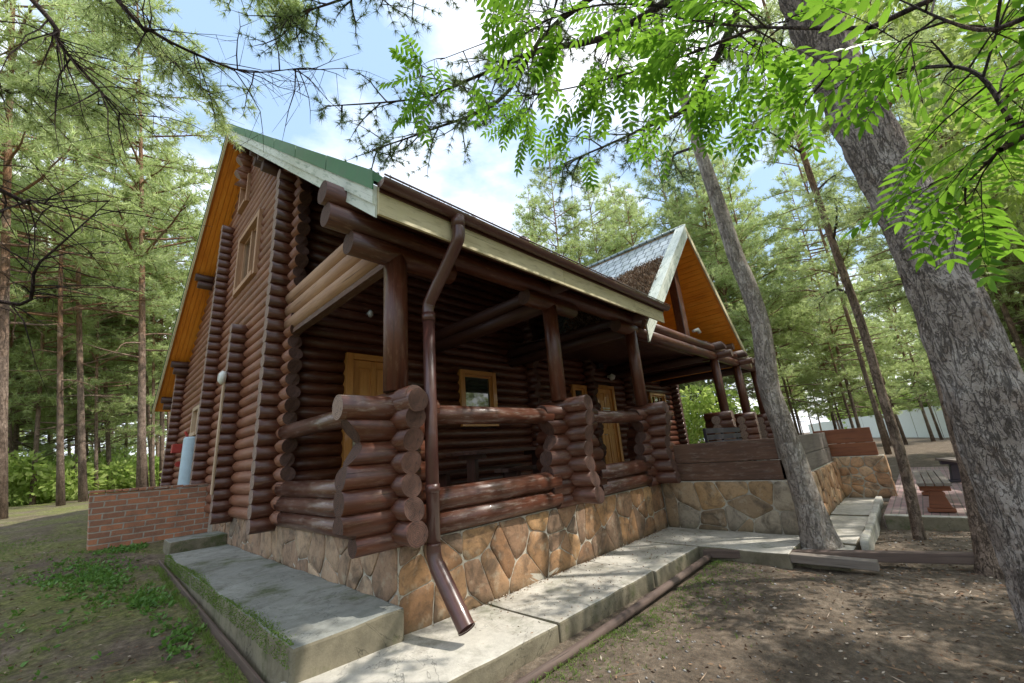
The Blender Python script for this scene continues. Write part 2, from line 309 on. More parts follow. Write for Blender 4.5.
# ------------------------------------------------------------------ mesh builder
def rv(a, b): return random.uniform(a, b)
class MB:
    def __init__(s): s.v = []; s.f = []; s.uv = []; s.mi = []; s.sm = []
    def face(s, idx, uvs, mi=0, smooth=False): s.f.append(idx); s.uv.extend(uvs); s.mi.append(mi); s.sm.append(smooth)
    def tube(s, pts, radii, seg=12, caps=True, emi=1, ends=None, wob=0.0, mi=0, flat=1.0):
        """swept tube; ends=(f0,f1) may move each end vertex along the axis: f(z)->offset"""
        pts = [Vector(p) for p in pts]
        if not hasattr(radii, '__len__'): radii = [radii] * len(pts)
        base = len(s.v); u = rv(0, 60); v0 = rv(0, 60); us = []
        d0 = (pts[1] - pts[0]).normalized()
        ref = Vector((0, 0, 1)) if abs(d0.z) < .9 else Vector((0, 1, 0))
        for i, p in enumerate(pts):
            if i == 0: d = d0
            elif i == len(pts) - 1: d = (pts[i] - pts[i - 1]).normalized()
            else: d = (pts[i + 1] - pts[i - 1]).normalized()
            a = d.cross(ref).normalized(); b = a.cross(d).normalized()
            if i: u += (pts[i] - pts[i - 1]).length
            us.append(u)
            for k in range(seg):
                t = 2 * PI * k / seg
                r = radii[i] * (1 + (rv(-wob, wob) if wob else 0))
                q = p + a * (math.cos(t) * r) + b * (math.sin(t) * r * flat)
                if ends:
                    if i == 0 and ends[0]: q += d * ends[0](q.z)
                    if i == len(pts) - 1 and ends[1]: q += d * ends[1](q.z)
                s.v.append(q)
        n = len(pts); R = max(radii)
        for i in range(n - 1):
            for k in range(seg):
                k2 = (k + 1) % seg; va = v0 + k / seg * 2 * PI * R; vb = v0 + (k + 1) / seg * 2 * PI * R
                s.face([base + i * seg + k, base + i * seg + k2, base + (i + 1) * seg + k2, base + (i + 1) * seg + k],
                       [(us[i], va), (us[i], vb), (us[i + 1], vb), (us[i + 1], va)], mi, True)
        if caps:
            o = (rv(-.02, .02), rv(-.02, .02))
            cu = [(o[0] + math.cos(2 * PI * k / seg) * R, o[1] + math.sin(2 * PI * k / seg) * R) for k in range(seg)]
            s.face([base + k for k in range(seg)][::-1], cu[::-1], emi)
            s.face([base + (n - 1) * seg + k for k in range(seg)], cu, emi)
    def log(s, p0, p1, r, seg=14, ends=None, emi=1):
        p0 = Vector(p0); p1 = Vector(p1); n = max(2, int((p1 - p0).length / 1.2) + 1)
        pts = [p0.lerp(p1, i / (n - 1)) for i in range(n)]
        s.tube(pts, [r * rv(.97, 1.03) for _ in pts], seg, True, emi, ends)
    def hexa(s, c, mi=0, long=None):
        """8 corners, bottom 4 then top 4"""
        base = len(s.v); c = [Vector(x) for x in c]; s.v += c; o = (rv(0, 40), rv(0, 40))
        for q in ((0, 3, 2, 1), (4, 5, 6, 7), (0, 1, 5, 4), (1, 2, 6, 5), (2, 3, 7, 6), (3, 0, 4, 7)):
            P = [c[k] for k in q]; e1 = P[1] - P[0]; e2 = P[3] - P[0]
            if e1.length >= e2.length: a = e1
            else: a = e2
            if a.length < 1e-6: a = Vector((1, 0, 0))
            a = a.normalized(); nn = e1.cross(e2)
            if nn.length < 1e-9: nn = Vector((0, 0, 1))
            b = nn.normalized().cross(a)
            s.face([base + k for k in q], [(o[0] + p.dot(a), o[1] + p.dot(b)) for p in P], mi)
    def box(s, x0, x1, y0, y1, z0, z1, mi=0):
        s.hexa([(x0, y0, z0), (x1, y0, z0), (x1, y1, z0), (x0, y1, z0), (x0, y0, z1), (x1, y0, z1), (x1, y1, z1), (x0, y1, z1)], mi)
    def slab(s, quad, th, mi=0):
        """quad (top face corners) thickened along its normal downward"""
        q = [Vector(x) for x in quad]; n = (q[1] - q[0]).cross(q[2] - q[0]).normalized()
        if n.z < 0: n = -n
        s.hexa([p - n * th for p in q] + q, mi)
    def build(s, name, mats, parent=None, loc=None, bevel=0, smooth=True):
        me = bpy.data.meshes.new(name); me.from_pydata([tuple(v) for v in s.v], [], s.f)
        ul = me.uv_layers.new(name='UVMap'); ul.data.foreach_set('uv', [c for uv in s.uv for c in uv])
        me.polygons.foreach_set('material_index', s.mi); me.polygons.foreach_set('use_smooth', s.sm)
        if not isinstance(mats, (list, tuple)): mats = [mats]
        for m_ in mats: me.materials.append(m_)
        me.update()
        o = bpy.data.objects.new(name, me); COL.objects.link(o)
        if parent is not None: o.parent = parent
        if loc is not None: o.location = loc
        if bevel:
            b = o.modifiers.new('bevel', 'BEVEL'); b.width = bevel; b.segments = 2; b.limit_method = 'ANGLE'; b.angle_limit = math.radians(40)
        return o
L2 = [LOG, ENDG]; LP2 = [LOGP, ENDP]
def tag(o, label=None, cat=None, group=None, kind=None):
    if label: o['label'] = label
    if cat: o['category'] = cat
    if group: o['group'] = group
    if kind: o['kind'] = kind
    return o
def empty(name, loc=(0, 0, 0), label=None, cat=None, group=None):
    o = bpy.data.objects.new(name, None); COL.objects.link(o); o.location = loc; o.empty_display_size = .2
    return tag(o, label, cat, group)

def npmesh(name, V, F, mat, parent=None, smooth=False):
    """V (n,3), F (m,3) triangles or (m,4)"""
    me = bpy.data.meshes.new(name); V = np.asarray(V, np.float32); F = np.asarray(F, np.int32); k = F.shape[1]
    me.vertices.add(len(V)); me.vertices.foreach_set('co', V.ravel())
    me.loops.add(F.size); me.loops.foreach_set('vertex_index', F.ravel())
    me.polygons.add(len(F)); me.polygons.foreach_set('loop_start', np.arange(0, F.size, k, dtype=np.int32))
    try: me.polygons.foreach_set('loop_total', np.full(len(F), k, np.int32))
    except Exception: pass
    me.update(calc_edges=True); me.materials.append(mat)
    o = bpy.data.objects.new(name, me); COL.objects.link(o)
    if parent is not None: o.parent = parent
    return o
def unit(a): return a / np.maximum(np.linalg.norm(a, axis=-1, keepdims=True), 1e-9)
def blades(cen, axis, n, length, width, spread=1.0, rng=np.random):
    """n narrow triangles sprayed from each centre around its axis"""
    N = len(cen); c = np.repeat(cen, n, 0); a = np.repeat(axis, n, 0)
    d = unit(a * .75 + unit(rng.normal(size=(N * n, 3))) * spread)
    p = unit(np.cross(d, rng.normal(size=(N * n, 3))))
    Ln = (length * rng.uniform(.65, 1.15, (N * n, 1))); W = width * rng.uniform(.7, 1.3, (N * n, 1))
    c = c + d * Ln * .05
    V = np.stack([c - p * W * .5, c + p * W * .5, c + d * Ln], 1).reshape(-1, 3)
    return V, np.arange(len(V)).reshape(-1, 3)
def leaves(cen, axis, length, width, rng=np.random):
    """folded leaf quads (kite of two triangles)"""
    N = len(cen); d = unit(axis); p = unit(np.cross(d, rng.normal(size=(N, 3)))); up = np.cross(d, p)
    Ln = length * rng.uniform(.6, 1.2, (N, 1)); W = width * rng.uniform(.7, 1.2, (N, 1))
    V = np.stack([cen, cen + d * Ln * .45 + p * W * .5 + up * W * .12, cen + d * Ln, cen + d * Ln * .45 - p * W * .5 + up * W * .12], 1).reshape(-1, 3)
    return V, np.arange(len(V)).reshape(-1, 4)

# ------------------------------------------------------------------ ground
LT = [(-30, -.2), (-4, -.15), (0, -.10), (3, .05), (6, .18), (8, .36), (12, .60), (20, .90), (40, 1.1), (400, 1.3)]
def interp(t, tab):
    if t <= tab[0][0]: return tab[0][1]
    for (a, b), (c, d) in zip(tab, tab[1:]):
        if t <= c: return b + (d - b) * (t - a) / (c - a)
    return tab[-1][1]
def sstep(a, b, t): t = min(1, max(0, (t - a) / (b - a))); return t * t * (3 - 2 * t)
def gh(x, y):
    left = interp(y, LT); rgt = -.15 + .12 * sstep(5, 12, x)
    k = sstep(-.2, 3, x) if y < 20 else sstep(-.2, 3 + (y - 20) * .6, x)
    return left * (1 - k) + rgt * k
def rough_h(x, y): return .018 * math.sin(x * 2.3 + math.sin(y * 1.7)) + .014 * math.sin(y * 3.1 + x * 1.1) + .01 * math.sin(x * 7.1 + y * 5.3)
def ground():
    def ax(lo, hi, s, far):
        a = []; t = lo
        while t <= hi + 1e-6: a.append(t); t += s
        st = s; t = hi
        while t < far: st *= 1.22; t += st; a.append(t)
        st = s; t = lo; b = []
        while t > -far: st *= 1.22; t -= st; b.append(t)
        return b[::-1] + a
    xs = ax(-6, 14, .16, 300); ys = ax(-7, 14, .16, 300)
    V = []; 
    for y in ys:
        for x in xs:
            near = 1 if (-8 < x < 16 and -9 < y < 16) else .6
            inside = (-.95 < x < 5.6 and -1.3 < y < 6.2)
            V.append((x, y, gh(x, y) + (rough_h(x, y) + rv(-.008, .008) if not inside else -.03) * near))
    nx = len(xs); F = [(j * nx + i, j * nx + i + 1, (j + 1) * nx + i + 1, (j + 1) * nx + i) for j in range(len(ys) - 1) for i in range(nx - 1)]
    o = npmesh('ground', V, F, GROUND); o.data.polygons.foreach_set('use_smooth', [True] * len(F)); tag(o, kind='structure')
ground()

# ------------------------------------------------------------------ hard ground
def irregular_slab(name, poly, z0, z1, mat, sub=.25, jit=.006, label=None, kind='structure', cat=None, bevel=.02):
    """box between two y/x limits with slightly wavy top"""
    x0, x1, y0, y1 = poly; nx = max(2, int((x1 - x0) / sub)); ny = max(2, int((y1 - y0) / sub)); mb = MB()
    g = {}
    for j in range(ny + 1):
        for i in range(nx + 1):
            e = (i in (0, nx)) or (j in (0, ny))
            x = x0 + (x1 - x0) * i / nx + (rv(-1, 1) * jit * 1.6 if e else 0); y = y0 + (y1 - y0) * j / ny + (rv(-1, 1) * jit * 1.6 if e else 0)
            g[i, j] = len(mb.v); mb.v.append(Vector((x, y, z1 + rv(-1, 1) * jit)))
    for j in range(ny):
        for i in range(nx):
            q = [g[i, j], g[i + 1, j], g[i + 1, j + 1], g[i, j + 1]]; mb.face(q, [(mb.v[k].x, mb.v[k].y) for k in q])
    ring = [g[i, 0] for i in range(nx + 1)] + [g[nx, j] for j in range(1, ny + 1)] + [g[i, ny] for i in range(nx - 1, -1, -1)] + [g[0, j] for j in range(ny - 1, 0, -1)]
    low = []
    for k in ring: low.append(len(mb.v)); v = mb.v[k]; mb.v.append(Vector((v.x, v.y, z0)))
    for a in range(len(ring)):
        b = (a + 1) % len(ring); q = [ring[a], low[a], low[b], ring[b]]; mb.face(q, [(a, 1), (a, 0), (b, 0), (b, 1)], 1 if mat[1] else 0)
    return tag(mb.build(name, [m_ for m_ in mat if m_], bevel=bevel), label, cat, kind=kind)
# concrete path along the porch, poured in slabs
cuts = [(-1.0, 1.02), (1.04, 2.9), (2.915, 4.29)]
for i, (a, b) in enumerate(cuts):
    pth = irregular_slab('path', (a, b, [-1.00, -.99, -1.005][i], -.004), -.3, [0, .004, -.003][i], (CONC, CONCS))
    if i == 0: pth.rotation_euler = (0, .025, 0); pth.location = (0, 0, .025)
irregular_slab('path', (4.3, 5.49, -2.14, -.004), -.3, 0, (CONC, CONCS))
irregular_slab('path', (5.35, 7.6, -2.72, -2.15), -.3, -.03, (CONC, CONCS))
irregular_slab('path', (4.45, 5.335, -2.72, -2.15), -.3, -.05, (CONC, CONCS))
irregular_slab('path', (7.615, 9.88, -2.72, -2.1), -.3, -.01, (CONC, CONCS))
irregular_slab('pavement', (7.35, 17.5, -7.5, -2.9), -.3, .02, (PAVE, None), .6)
irregular_slab('kerb', (7.18, 7.345, -7.5, -2.93), -.3, .06, (CONC, CONCS), .4)
k_ = irregular_slab('kerb', (0, 4.6, -.10, 0), -.3, .05, (CONC, CONC), .3, .008); k_.location = (5.15, -2.78, 0); k_.rotation_euler = (0, 0, .02)
irregular_slab('concrete_slab', (-.93, -.004, -.13, 6.1), -.25, .28, (CONC2, CONCS), .2, .008, 'long mossy concrete slab against the left side of the stone plinth', None, 'slab', .025)
irregular_slab('concrete_block', (-.88, -.01, 6.2, 6.95), -.1, .46, (CONC2, CONCS), .25, .006, 'grey concrete step block below the end of the low brick wall', None, 'step', .02)

# board along the slab's mossy edge, pole and timber along the path
mb = MB(); mb.hexa([(-1.0, -.2, -.16), (-.975, -.2, -.16), (-.98, 6.2, -.0), (-1.005, 6.2, -.0), (-1.0, -.2, -.03), (-.975, -.2, -.03), (-.98, 6.2, .21), (-1.005, 6.2, .21)])
tag(mb.build('edging_board', TIMB, bevel=.006), 'thin dark board lying along the mossy slab edge beside the grass', 'board')
mb = MB(); mb.tube([(-.3, -1.23, -.11), (1, -1.225, -.12), (2.6, -1.20, -.11), (4.2, -1.17, -.10)], .04, 10); 
tag(mb.build('edging_pole', [TIMB, ENDG]), 'long dark round pole lying along the outer edge of the concrete path', 'pole')
mb = MB(); mb.hexa([(4.17, -1.1, -.12), (4.33, -1.1, -.12), (5.07, -3.86, -.08), (4.95, -3.9, -.08), (4.17, -1.1, -.02), (4.33, -1.1, -.02), (5.07, -3.86, .03), (4.95, -3.9, .03)])
tag(mb.build('timber', TIMB, bevel=.01), 'long weathered square timber lying on the ground in front of the leaning trunk', 'timber')
mb = MB(); mb.hexa([(4.30, -2.14, -.1), (4.44, -2.14, -.1), (4.44, -3.0, -.1), (4.30, -3.0, -.1), (4.30, -2.14, .0), (4.44, -2.14, .0), (4.44, -3.0, .0), (4.30, -3.0, .0)])
tag(mb.build('short_timber', GREYW, bevel=.01), 'short grey timber between the path corner and the leaning trunk', 'timber')

# ------------------------------------------------------------------ the cabin
cabin = empty('log_cabin', (0, 0, 0), 'dark brown log cabin on a stone plinth with a steep gable and covered porch', 'cabin')
CO = .205; R = .110; ZB = .76; FL = .80
YW = 3.5
SL = .793; RY, RZ = 7.2, 10.23; EY = -.72; EZ = 3.95; VX = -.62
def roofz(y): return RZ - SL * abs(y - RY)
# plinth: mortar core, every flagstone a raised piece of the cladding mesh
def clip(poly, a, b, c):
    o = []
    for i in range(len(poly)):
        p, q = poly[i], poly[(i + 1) % len(poly)]; dp = a * p[0] + b * p[1] - c; dq = a * q[0] + b * q[1] - c
        if dp <= 0: o.append(p)
        if dp * dq < 0: t = dp / (dp - dq); o.append((p[0] + (q[0] - p[0]) * t, p[1] + (q[1] - p[1]) * t))
    return o
def stones(mb, u0, u1, v0, v1, size, fn, seed, gap=.0055, depth=.014, asp=1.0):
    rnd = random.Random(seed); pts = []; nu = max(1, round((u1 - u0) / size)); nv_ = max(1, round((v1 - v0) / (size * asp)))
    for i in range(nu):
        for j in range(nv_):
            if rnd.random() < .12: continue
            for r in range(2 if rnd.random() < .18 else 1): pts.append((u0 + (i + .5 + rnd.uniform(-.52, .52)) * (u1 - u0) / nu, v0 + (j + .5 + rnd.uniform(-.5, .5)) * (v1 - v0) / nv_))
    for i, p in enumerate(pts):
        poly = [(u0, v0), (u1, v0), (u1, v1), (u0, v1)]
        for j, q in enumerate(pts):
            if i == j or abs(q[0] - p[0]) > size * 4: continue
            a, b = q[0] - p[0], q[1] - p[1]; poly = clip(poly, a, b, a * (p[0] + q[0]) / 2 + b * (p[1] + q[1]) / 2)
            if len(poly) < 3: break
        if len(poly) < 3: continue
        cx = sum(x for x, _ in poly) / len(poly); cy = sum(y for _, y in poly) / len(poly)
        # subdivide the outline, round its corners and roughen it
        d = []
        for k in range(len(poly)):
            a, b = poly[k], poly[(k + 1) % len(poly)]; L = math.hypot(b[0] - a[0], b[1] - a[1]); n = max(1, int(L / .05))
            for t in range(n): d.append((a[0] + (b[0] - a[0]) * t / n, a[1] + (b[1] - a[1]) * t / n))
        if len(d) < 4: continue
        for _ in range(1): d = [((d[k - 1][0] + 2 * d[k][0] + d[(k + 1) % len(d)][0]) / 4, (d[k - 1][1] + 2 * d[k][1] + d[(k + 1) % len(d)][1]) / 4) for k in range(len(d))]
        g = gap * rnd.uniform(.7, 1.5); rings = []
        dp = depth * rnd.uniform(.6, 1.3); tu, tv = rnd.uniform(-.02, .02), rnd.uniform(-.02, .02)
        def ring(ins, dep, jit):
            o = []
            for (x, y) in d:
                r = math.hypot(x - cx, y - cy) or 1; f = max(.2, 1 - (ins + rnd.uniform(-jit, jit)) / r); X = cx + (x - cx) * f; Y = cy + (y - cy) * f
                o.append((X, Y, dep + (tu * (X - cx) + tv * (Y - cy)) * (dep > .006) * 1.5 + (rnd.uniform(-.0015, .0015) if dep > .006 else 0)))
            return o
        rings = [ring(g, -.004, .004), ring(g + .002, dp * .6, .004), ring(g + .008, dp, .004)]
        rings.append([(cx + (x - cx) * .5, cy + (y - cy) * .5, z + rnd.uniform(-.004, .005)) for (x, y, z) in rings[2]])
        b0 = len(mb.v); n = len(d)
        for rg in rings: mb.v += [Vector(fn(*q)) for q in rg]
        mb.v.append(Vector(fn(cx, cy, dp + rnd.uniform(-.003, .006))))
        for r in range(3):
            for k in range(n): k2 = (k + 1) % n; mb.face([b0 + r * n + k, b0 + r * n + k2, b0 + (r + 1) * n + k2, b0 + (r + 1) * n + k], [(0, 0)] * 4, 0, r > 0)
        for k in range(n): mb.face([b0 + 3 * n + k, b0 + 3 * n + (k + 1) % n, b0 + 4 * n], [(0, 0)] * 3, 0, True)
def stone_mat(name, stops, dirt=(.07, .05, .035)):
    m = NM(name); geo = m.n('NewGeometry'); v = m.coord('Object'); n1 = m.noise(v, 4, 7, .65, .7); n2 = m.noise(v, 26, 6, .7); n3 = m.noise(v, 90, 3, .7)
    c = m.ramp(geo.outputs['Random Per Island'], stops)
    c = m.mix(m.math('MULTIPLY', m.bw(n1, .46, .66), .75), c, dirt)
    c = m.mix(m.math('MULTIPLY', m.bw(m.noise(v, 7, 5, .6), .55, .68), .5), c, (.48, .40, .29))
    c = m.mix(m.math('MULTIPLY', m.bw(n2, .5, .7), .4), c, dirt)
    sx = m.n('SeparateXYZ'); m.l(v, sx.inputs[0]); low = m.bw(m.math('ADD', sx.outputs[2], m.math('MULTIPLY', n1, .25)), .10, .26)
    c = m.mix(m.math('MULTIPLY', m.math('SUBTRACT', 1.0, low), .55), c, (.11, .10, .06))
    return m.pbr(c, .8, m.bump(m.math('ADD', m.math('MULTIPLY', n1, .8), m.math('ADD', m.math('MULTIPLY', n2, .5), m.math('MULTIPLY', n3, .2))), .6, .018))
ST1 = stone_mat('tan_flagstone', [(0, (.46, .25, .115)), (.3, (.27, .14, .07)), (.55, (.54, .31, .145)), (.8, (.33, .19, .11)), (1, (.23, .16, .11))])
ST2 = stone_mat('pale_flagstone', [(0, (.46, .30, .19)), (.3, (.31, .19, .12)), (.6, (.50, .35, .23)), (.85, (.38, .22, .125)), (1, (.29, .22, .165))])
ST3 = stone_mat('mixed_flagstone', [(0, (.42, .30, .18)), (.3, (.26, .18, .11)), (.6, (.52, .32, .15)), (.8, (.30, .25, .19)), (1, (.46, .38, .28))])
ST4 = stone_mat('orange_flagstone', [(0, (.62, .36, .19)), (.4, (.50, .27, .14)), (.7, (.68, .44, .26)), (1, (.44, .30, .20))])
MORT = concrete('mortar', (.50, .45, .37), .2, 2)
mb = MB(); mb.box(0, 5.49, 0, 15, -.3, ZB); fo = mb.build('stone_foundation', MORT, cabin)
mb = MB(); stones(mb, .0, 5.49, -.02, ZB - .004, .345, lambda u, v, d: (u, -d, v), 3); mb.build('cladding', ST1, fo)
mb = MB(); stones(mb, .0, 7.6, -.02, ZB - .004, .31, lambda u, v, d: (-d, u, v), 4, asp=1.25); mb.build('cladding', ST2, fo)
mb = MB(); mb.box(5.5, 16, -.0, 15, -.3, ZB - .003); mb.build('stone_foundation', MORT, cabin)
mb = MB(); y = .02
while y < 3.38:
    mb.box(.03, 15.9, y, min(y + .13, 3.39), FL - .04, FL + rv(-.001, .001)); y += .136
mb.build('porch_floor', FLOOR, cabin)
# scallop profiles : offset inward as function of z
def scal(z0, amp=.14, per=.82, ph=0): return lambda z: amp * (.5 - .5 * math.cos((z - z0) / per * 2 * PI + ph))
# gable wall, logs along Y at x=0
mb = MB(); i = 0; z = ZB + R * .9
ends_A = []
while z < RZ - .25:
    yl = YW - .42 - 0.0
    lim = RY - (RZ - .16 - z - .10) / SL     # where roof underside meets
    ys = max(yl, lim); ye = min(14.2, 2 * RY - lim)
    if ye - ys > .3:
        fy = (lambda zz: .10 * (.5 - .5 * math.cos((zz - .76) / .615 * 2 * PI))) if ys == yl else None
        # leave the window openings free
        segs = [(ys, ye)]
        for (a, b, c_, d) in ((5.5, 7.25, 5.62, 7.12), (6.95, 7.75, 8.15, 8.95), (9.8, 10.7, 2.65, 3.4)):
            if c_ - .02 < z < d + .02:
                ns = []
                for (s0, s1) in segs:
                    if a > s0 and b < s1: ns += [(s0, a), (b, s1)]
                    elif a > s1 or b < s0: ns.append((s0, s1))
                    else:
                        if a > s0: ns.append((s0, a))
                        if b < s1: ns.append((b, s1))
                segs = ns
        for (s0, s1) in segs: mb.log((0, s0, z), (0, s1, z), R, 14, (fy if s0 == yl else None, None))
    z += CO; i += 1
mb.build('gable_wall', [LOGP, ENDG], cabin)  # ends facing away from the light get the darker grain, shade as colour
# backing so no light leaks between logs
mb = MB(); base = 0
poly = [(3.5, .76), (14.2, .76), (14.2, roofz(14.2) - .3), (RY, RZ - .35), (3.5, roofz(3.5) - .3)]
mb.v = [Vector((.07, a, b)) for a, b in poly]; mb.face([0, 1, 2, 3, 4], [(a, b) for a, b in poly]); mb.build('wall_lining', LOGD, cabin)
# front wall, logs along X at y=YW
openings = [(.95, 2.0, FL, 3.5), (3.55, 4.6, 2.15, 3.43), (7.75, 8.45, 2.3, 3.35), (9.0, 10.05, FL, 3.42), (12.7, 14.0, 2.1, 3.35)]
mb = MB(); z = ZB + .02
while z < roofz(YW) - .3:
    segs = [(0.0, 15.0)]
    for (a, b, c_, d) in openings:
        if c_ - .03 < z < d + .03:
            segs = [s for (s0, s1) in segs for s in (((s0, a), (b, s1)) if s0 < a and b < s1 else ((s0, s1),))]
    for (s0, s1) in segs: mb.log((s0, YW, z), (s1, YW, z), R, 12)
    z += CO
mb.build('front_wall', L2, cabin)
mb = MB(); mb.box(.1, 15, YW + .04, YW + .08, FL, roofz(YW) - .35); mb.build('wall_lining', LOGD, cabin)
# end wall far right
mb = MB(); z = ZB + .1
while z < 6.8: mb.log((15, YW - .35, z), (15, 14, z), R, 8); z += CO
mb.build('end_wall', L2, cabin)
# corner columns: X-logs cut flush, protruding past the gable wall
def column(y, z0, z1, x0=-.36, mats=L2):
    mb = MB(); z = ZB + .02
    while z < z1:
        if z > z0: mb.log((x0, y, z), (.1, y, z), R * .98, 14)
        z += CO
    return mb.build('corner_log_ends', [LOG, ENDP], cabin)
column(YW, .7, roofz(YW) - .55); column(6.0, .7, 4.55); column(8.4, .7, roofz(8.4) - 1.15); column(13.3, .7, roofz(13.3) - .5)
# inner cross-wall ends seen in the porch
for X_, zt in ((5.9, 6.0), (8.6, 6.0), (11.0, 5.2)):
    mb = MB(); z = ZB + R
    while z < zt: mb.log((X_, YW - .45, z), (X_, YW + .1, z), R, 10, (scal(.8, .12, .62), None)); z += CO
    mb.build('corner_log_ends', L2, cabin)

# main roof
mb = MB(); TH = .10
q = [(VX, EY, EZ), (5.2, EY, EZ), (6.34, -.1, roofz(-.1)), (9.5, 3.87, roofz(3.87)), (13.2, 3.87, roofz(3.87)), (13.2, RY, RZ), (VX, RY, RZ)]
def polyslab(mb, pts, th, uvf, mt=0, mbm=1):
    n = Vector(pts[1]) - Vector(pts[0]); n = n.cross(Vector(pts[-1]) - Vector(pts[0])).normalized()
    if n.z < 0: n = -n
    b = len(mb.v); k = len(pts); mb.v += [Vector(p) for p in pts] + [Vector(p) - n * th for p in pts]
    mb.face(list(range(b, b + k)), [uvf(p) for p in pts], mt); mb.face([b + k + i for i in range(k)][::-1], [uvf(p)[::-1] for p in pts][::-1], mbm)
    for i in range(k):
        j = (i + 1) % k; mb.face([b + i, b + k + i, b + k + j, b + j], [(0, 0), (0, .1), (1, .1), (1, 0)], mbm)
polyslab(mb, q, TH, lambda p: (p[0], p[1] * 1.28))
q = [(VX, RY, RZ), (15.2, RY, RZ), (15.2, 15.12, EZ), (VX, 15.12, EZ)]
polyslab(mb, q, TH, lambda p: (p[0], -p[1] * 1.28))
mb.build('roof', [TILE, SOFF], cabin)
# porch ceiling boards under the main roof, dark, only over the porch
# soffit planks on the verge: left slope
def planked(name, P0, P1, P2, P3, n, th, mat, parent, gap=.012):
    """quad P0-P1 (bottom, along) .. P3-P2 (top); n boards running P0->P1, butted with a groove"""
    mb = MB(); P0, P1, P2, P3 = map(Vector, (P0, P1, P2, P3))
    for i in range(n):
        a = i / n; b = (i + 1) / n - gap / max(1e-6, (P3 - P0).length)
        mb.slab([P0.lerp(P3, a), P1.lerp(P2, a), P1.lerp(P2, b), P0.lerp(P3, b)], th)
    return mb.build(name, mat, parent)
off = TH + .004
nL = Vector((0, SL, 1)).normalized(); nR = Vector((0, -SL, 1)).normalized()
def offp(p, n, d): return tuple(Vector(p) - n * d)
planked('soffit', offp((VX + .05, 15.0, roofz(15.0)), nL, off), offp((VX + .05, RY + .1, roofz(RY + .1)), nL, off), offp((.0, RY + .1, roofz(RY + .1)), nL, off), offp((.0, 15.0, roofz(15.0)), nL, off), 5, .02, SOFF, cabin)
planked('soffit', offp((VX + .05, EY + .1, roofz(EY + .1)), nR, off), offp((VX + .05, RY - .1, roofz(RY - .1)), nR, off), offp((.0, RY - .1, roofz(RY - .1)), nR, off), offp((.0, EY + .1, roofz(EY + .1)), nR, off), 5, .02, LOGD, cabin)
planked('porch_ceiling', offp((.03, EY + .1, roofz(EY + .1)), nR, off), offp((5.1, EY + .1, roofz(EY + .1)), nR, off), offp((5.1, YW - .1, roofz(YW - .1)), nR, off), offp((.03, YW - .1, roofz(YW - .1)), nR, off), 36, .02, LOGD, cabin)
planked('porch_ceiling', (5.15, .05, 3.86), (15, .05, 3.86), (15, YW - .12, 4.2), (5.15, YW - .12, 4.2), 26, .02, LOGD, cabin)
# bargeboards (two lapped boards) and green verge trim
def barge(yA, zA, yB, zB, x, mat, parent, h1=.17, h2=.15, sign=-1):
    mb = MB()
    def strip(o0, o1, xa, xb): mb.hexa([(xa, yA, zA - o1), (xb, yA, zA - o1), (xb, yB, zB - o1), (xa, yB, zB - o1), (xa, yA, zA - o0), (xb, yA, zA - o0), (xb, yB, zB - o0), (xa, yB, zB - o0)])
    strip(0.0, h1, x - .045, x); strip(h1 + .002, h1 + h2, x - .02, x - .001)
    return mb.build('bargeboard', mat, parent)
barge(EY, EZ, RY, RZ, VX, WHITE, cabin, .20, .13); barge(15.12, EZ, RY, RZ, VX, CREAM, cabin, .13, .10)
mb = MB()
for (yA, zA) in ((EY - .02, EZ),):
    n = 7
    for i in range(n):
        a, b = i / n, (i + 1) / n - .003; y0 = yA + (RY - yA) * a; y1 = yA + (RY - yA) * b; za = zA + (RZ - zA) * a; zb = zA + (RZ - zA) * b; x0, x1 = VX - .06, VX + .25; u = .03 - .004 * (i % 2)
        mb.hexa([(x0, y0, za - .07), (x0 + .012, y0, za - .07), (x0 + .012, y1, zb - .07), (x0, y1, zb - .07), (x0, y0, za + .10 + u), (x0 + .012, y0, za + .10 + u), (x0 + .012, y1, zb + .10 + u), (x0, y1, zb + .10 + u)])
        mb.hexa([(x0 + .013, y0, za + .03), (x1, y0, za + .005), (x1, y1, zb + .005), (x0 + .013, y1, zb + .03), (x0 + .013, y0, za + .10 + u), (x1, y0, za + .05), (x1, y1, zb + .05), (x0 + .013, y1, zb + .10 + u)])
mb.build('verge_trim', GREENM, cabin)
mb = MB(); mb.hexa([(VX - .06, 15.14, EZ + .01), (VX + .2, 15.14, EZ + .01), (VX + .2, RY, RZ + .01), (VX - .06, RY, RZ + .01), (VX - .06, 15.14, EZ + .05), (VX + .2, 15.14, EZ + .05), (VX + .2, RY, RZ + .05), (VX - .06, RY, RZ + .05)]); mb.build('verge_trim', GREENM, cabin)
# eave fascia: cream boards
mb = MB()
for a, b in ((VX + .001, 2.1), (2.105, 4.1), (4.105, 5.2)): mb.box(a, b, EY - .03, EY - .002, EZ - .30 + (.008 if a > 4 else 0), EZ - .005)
mb.build('fascia', CREAM, cabin)
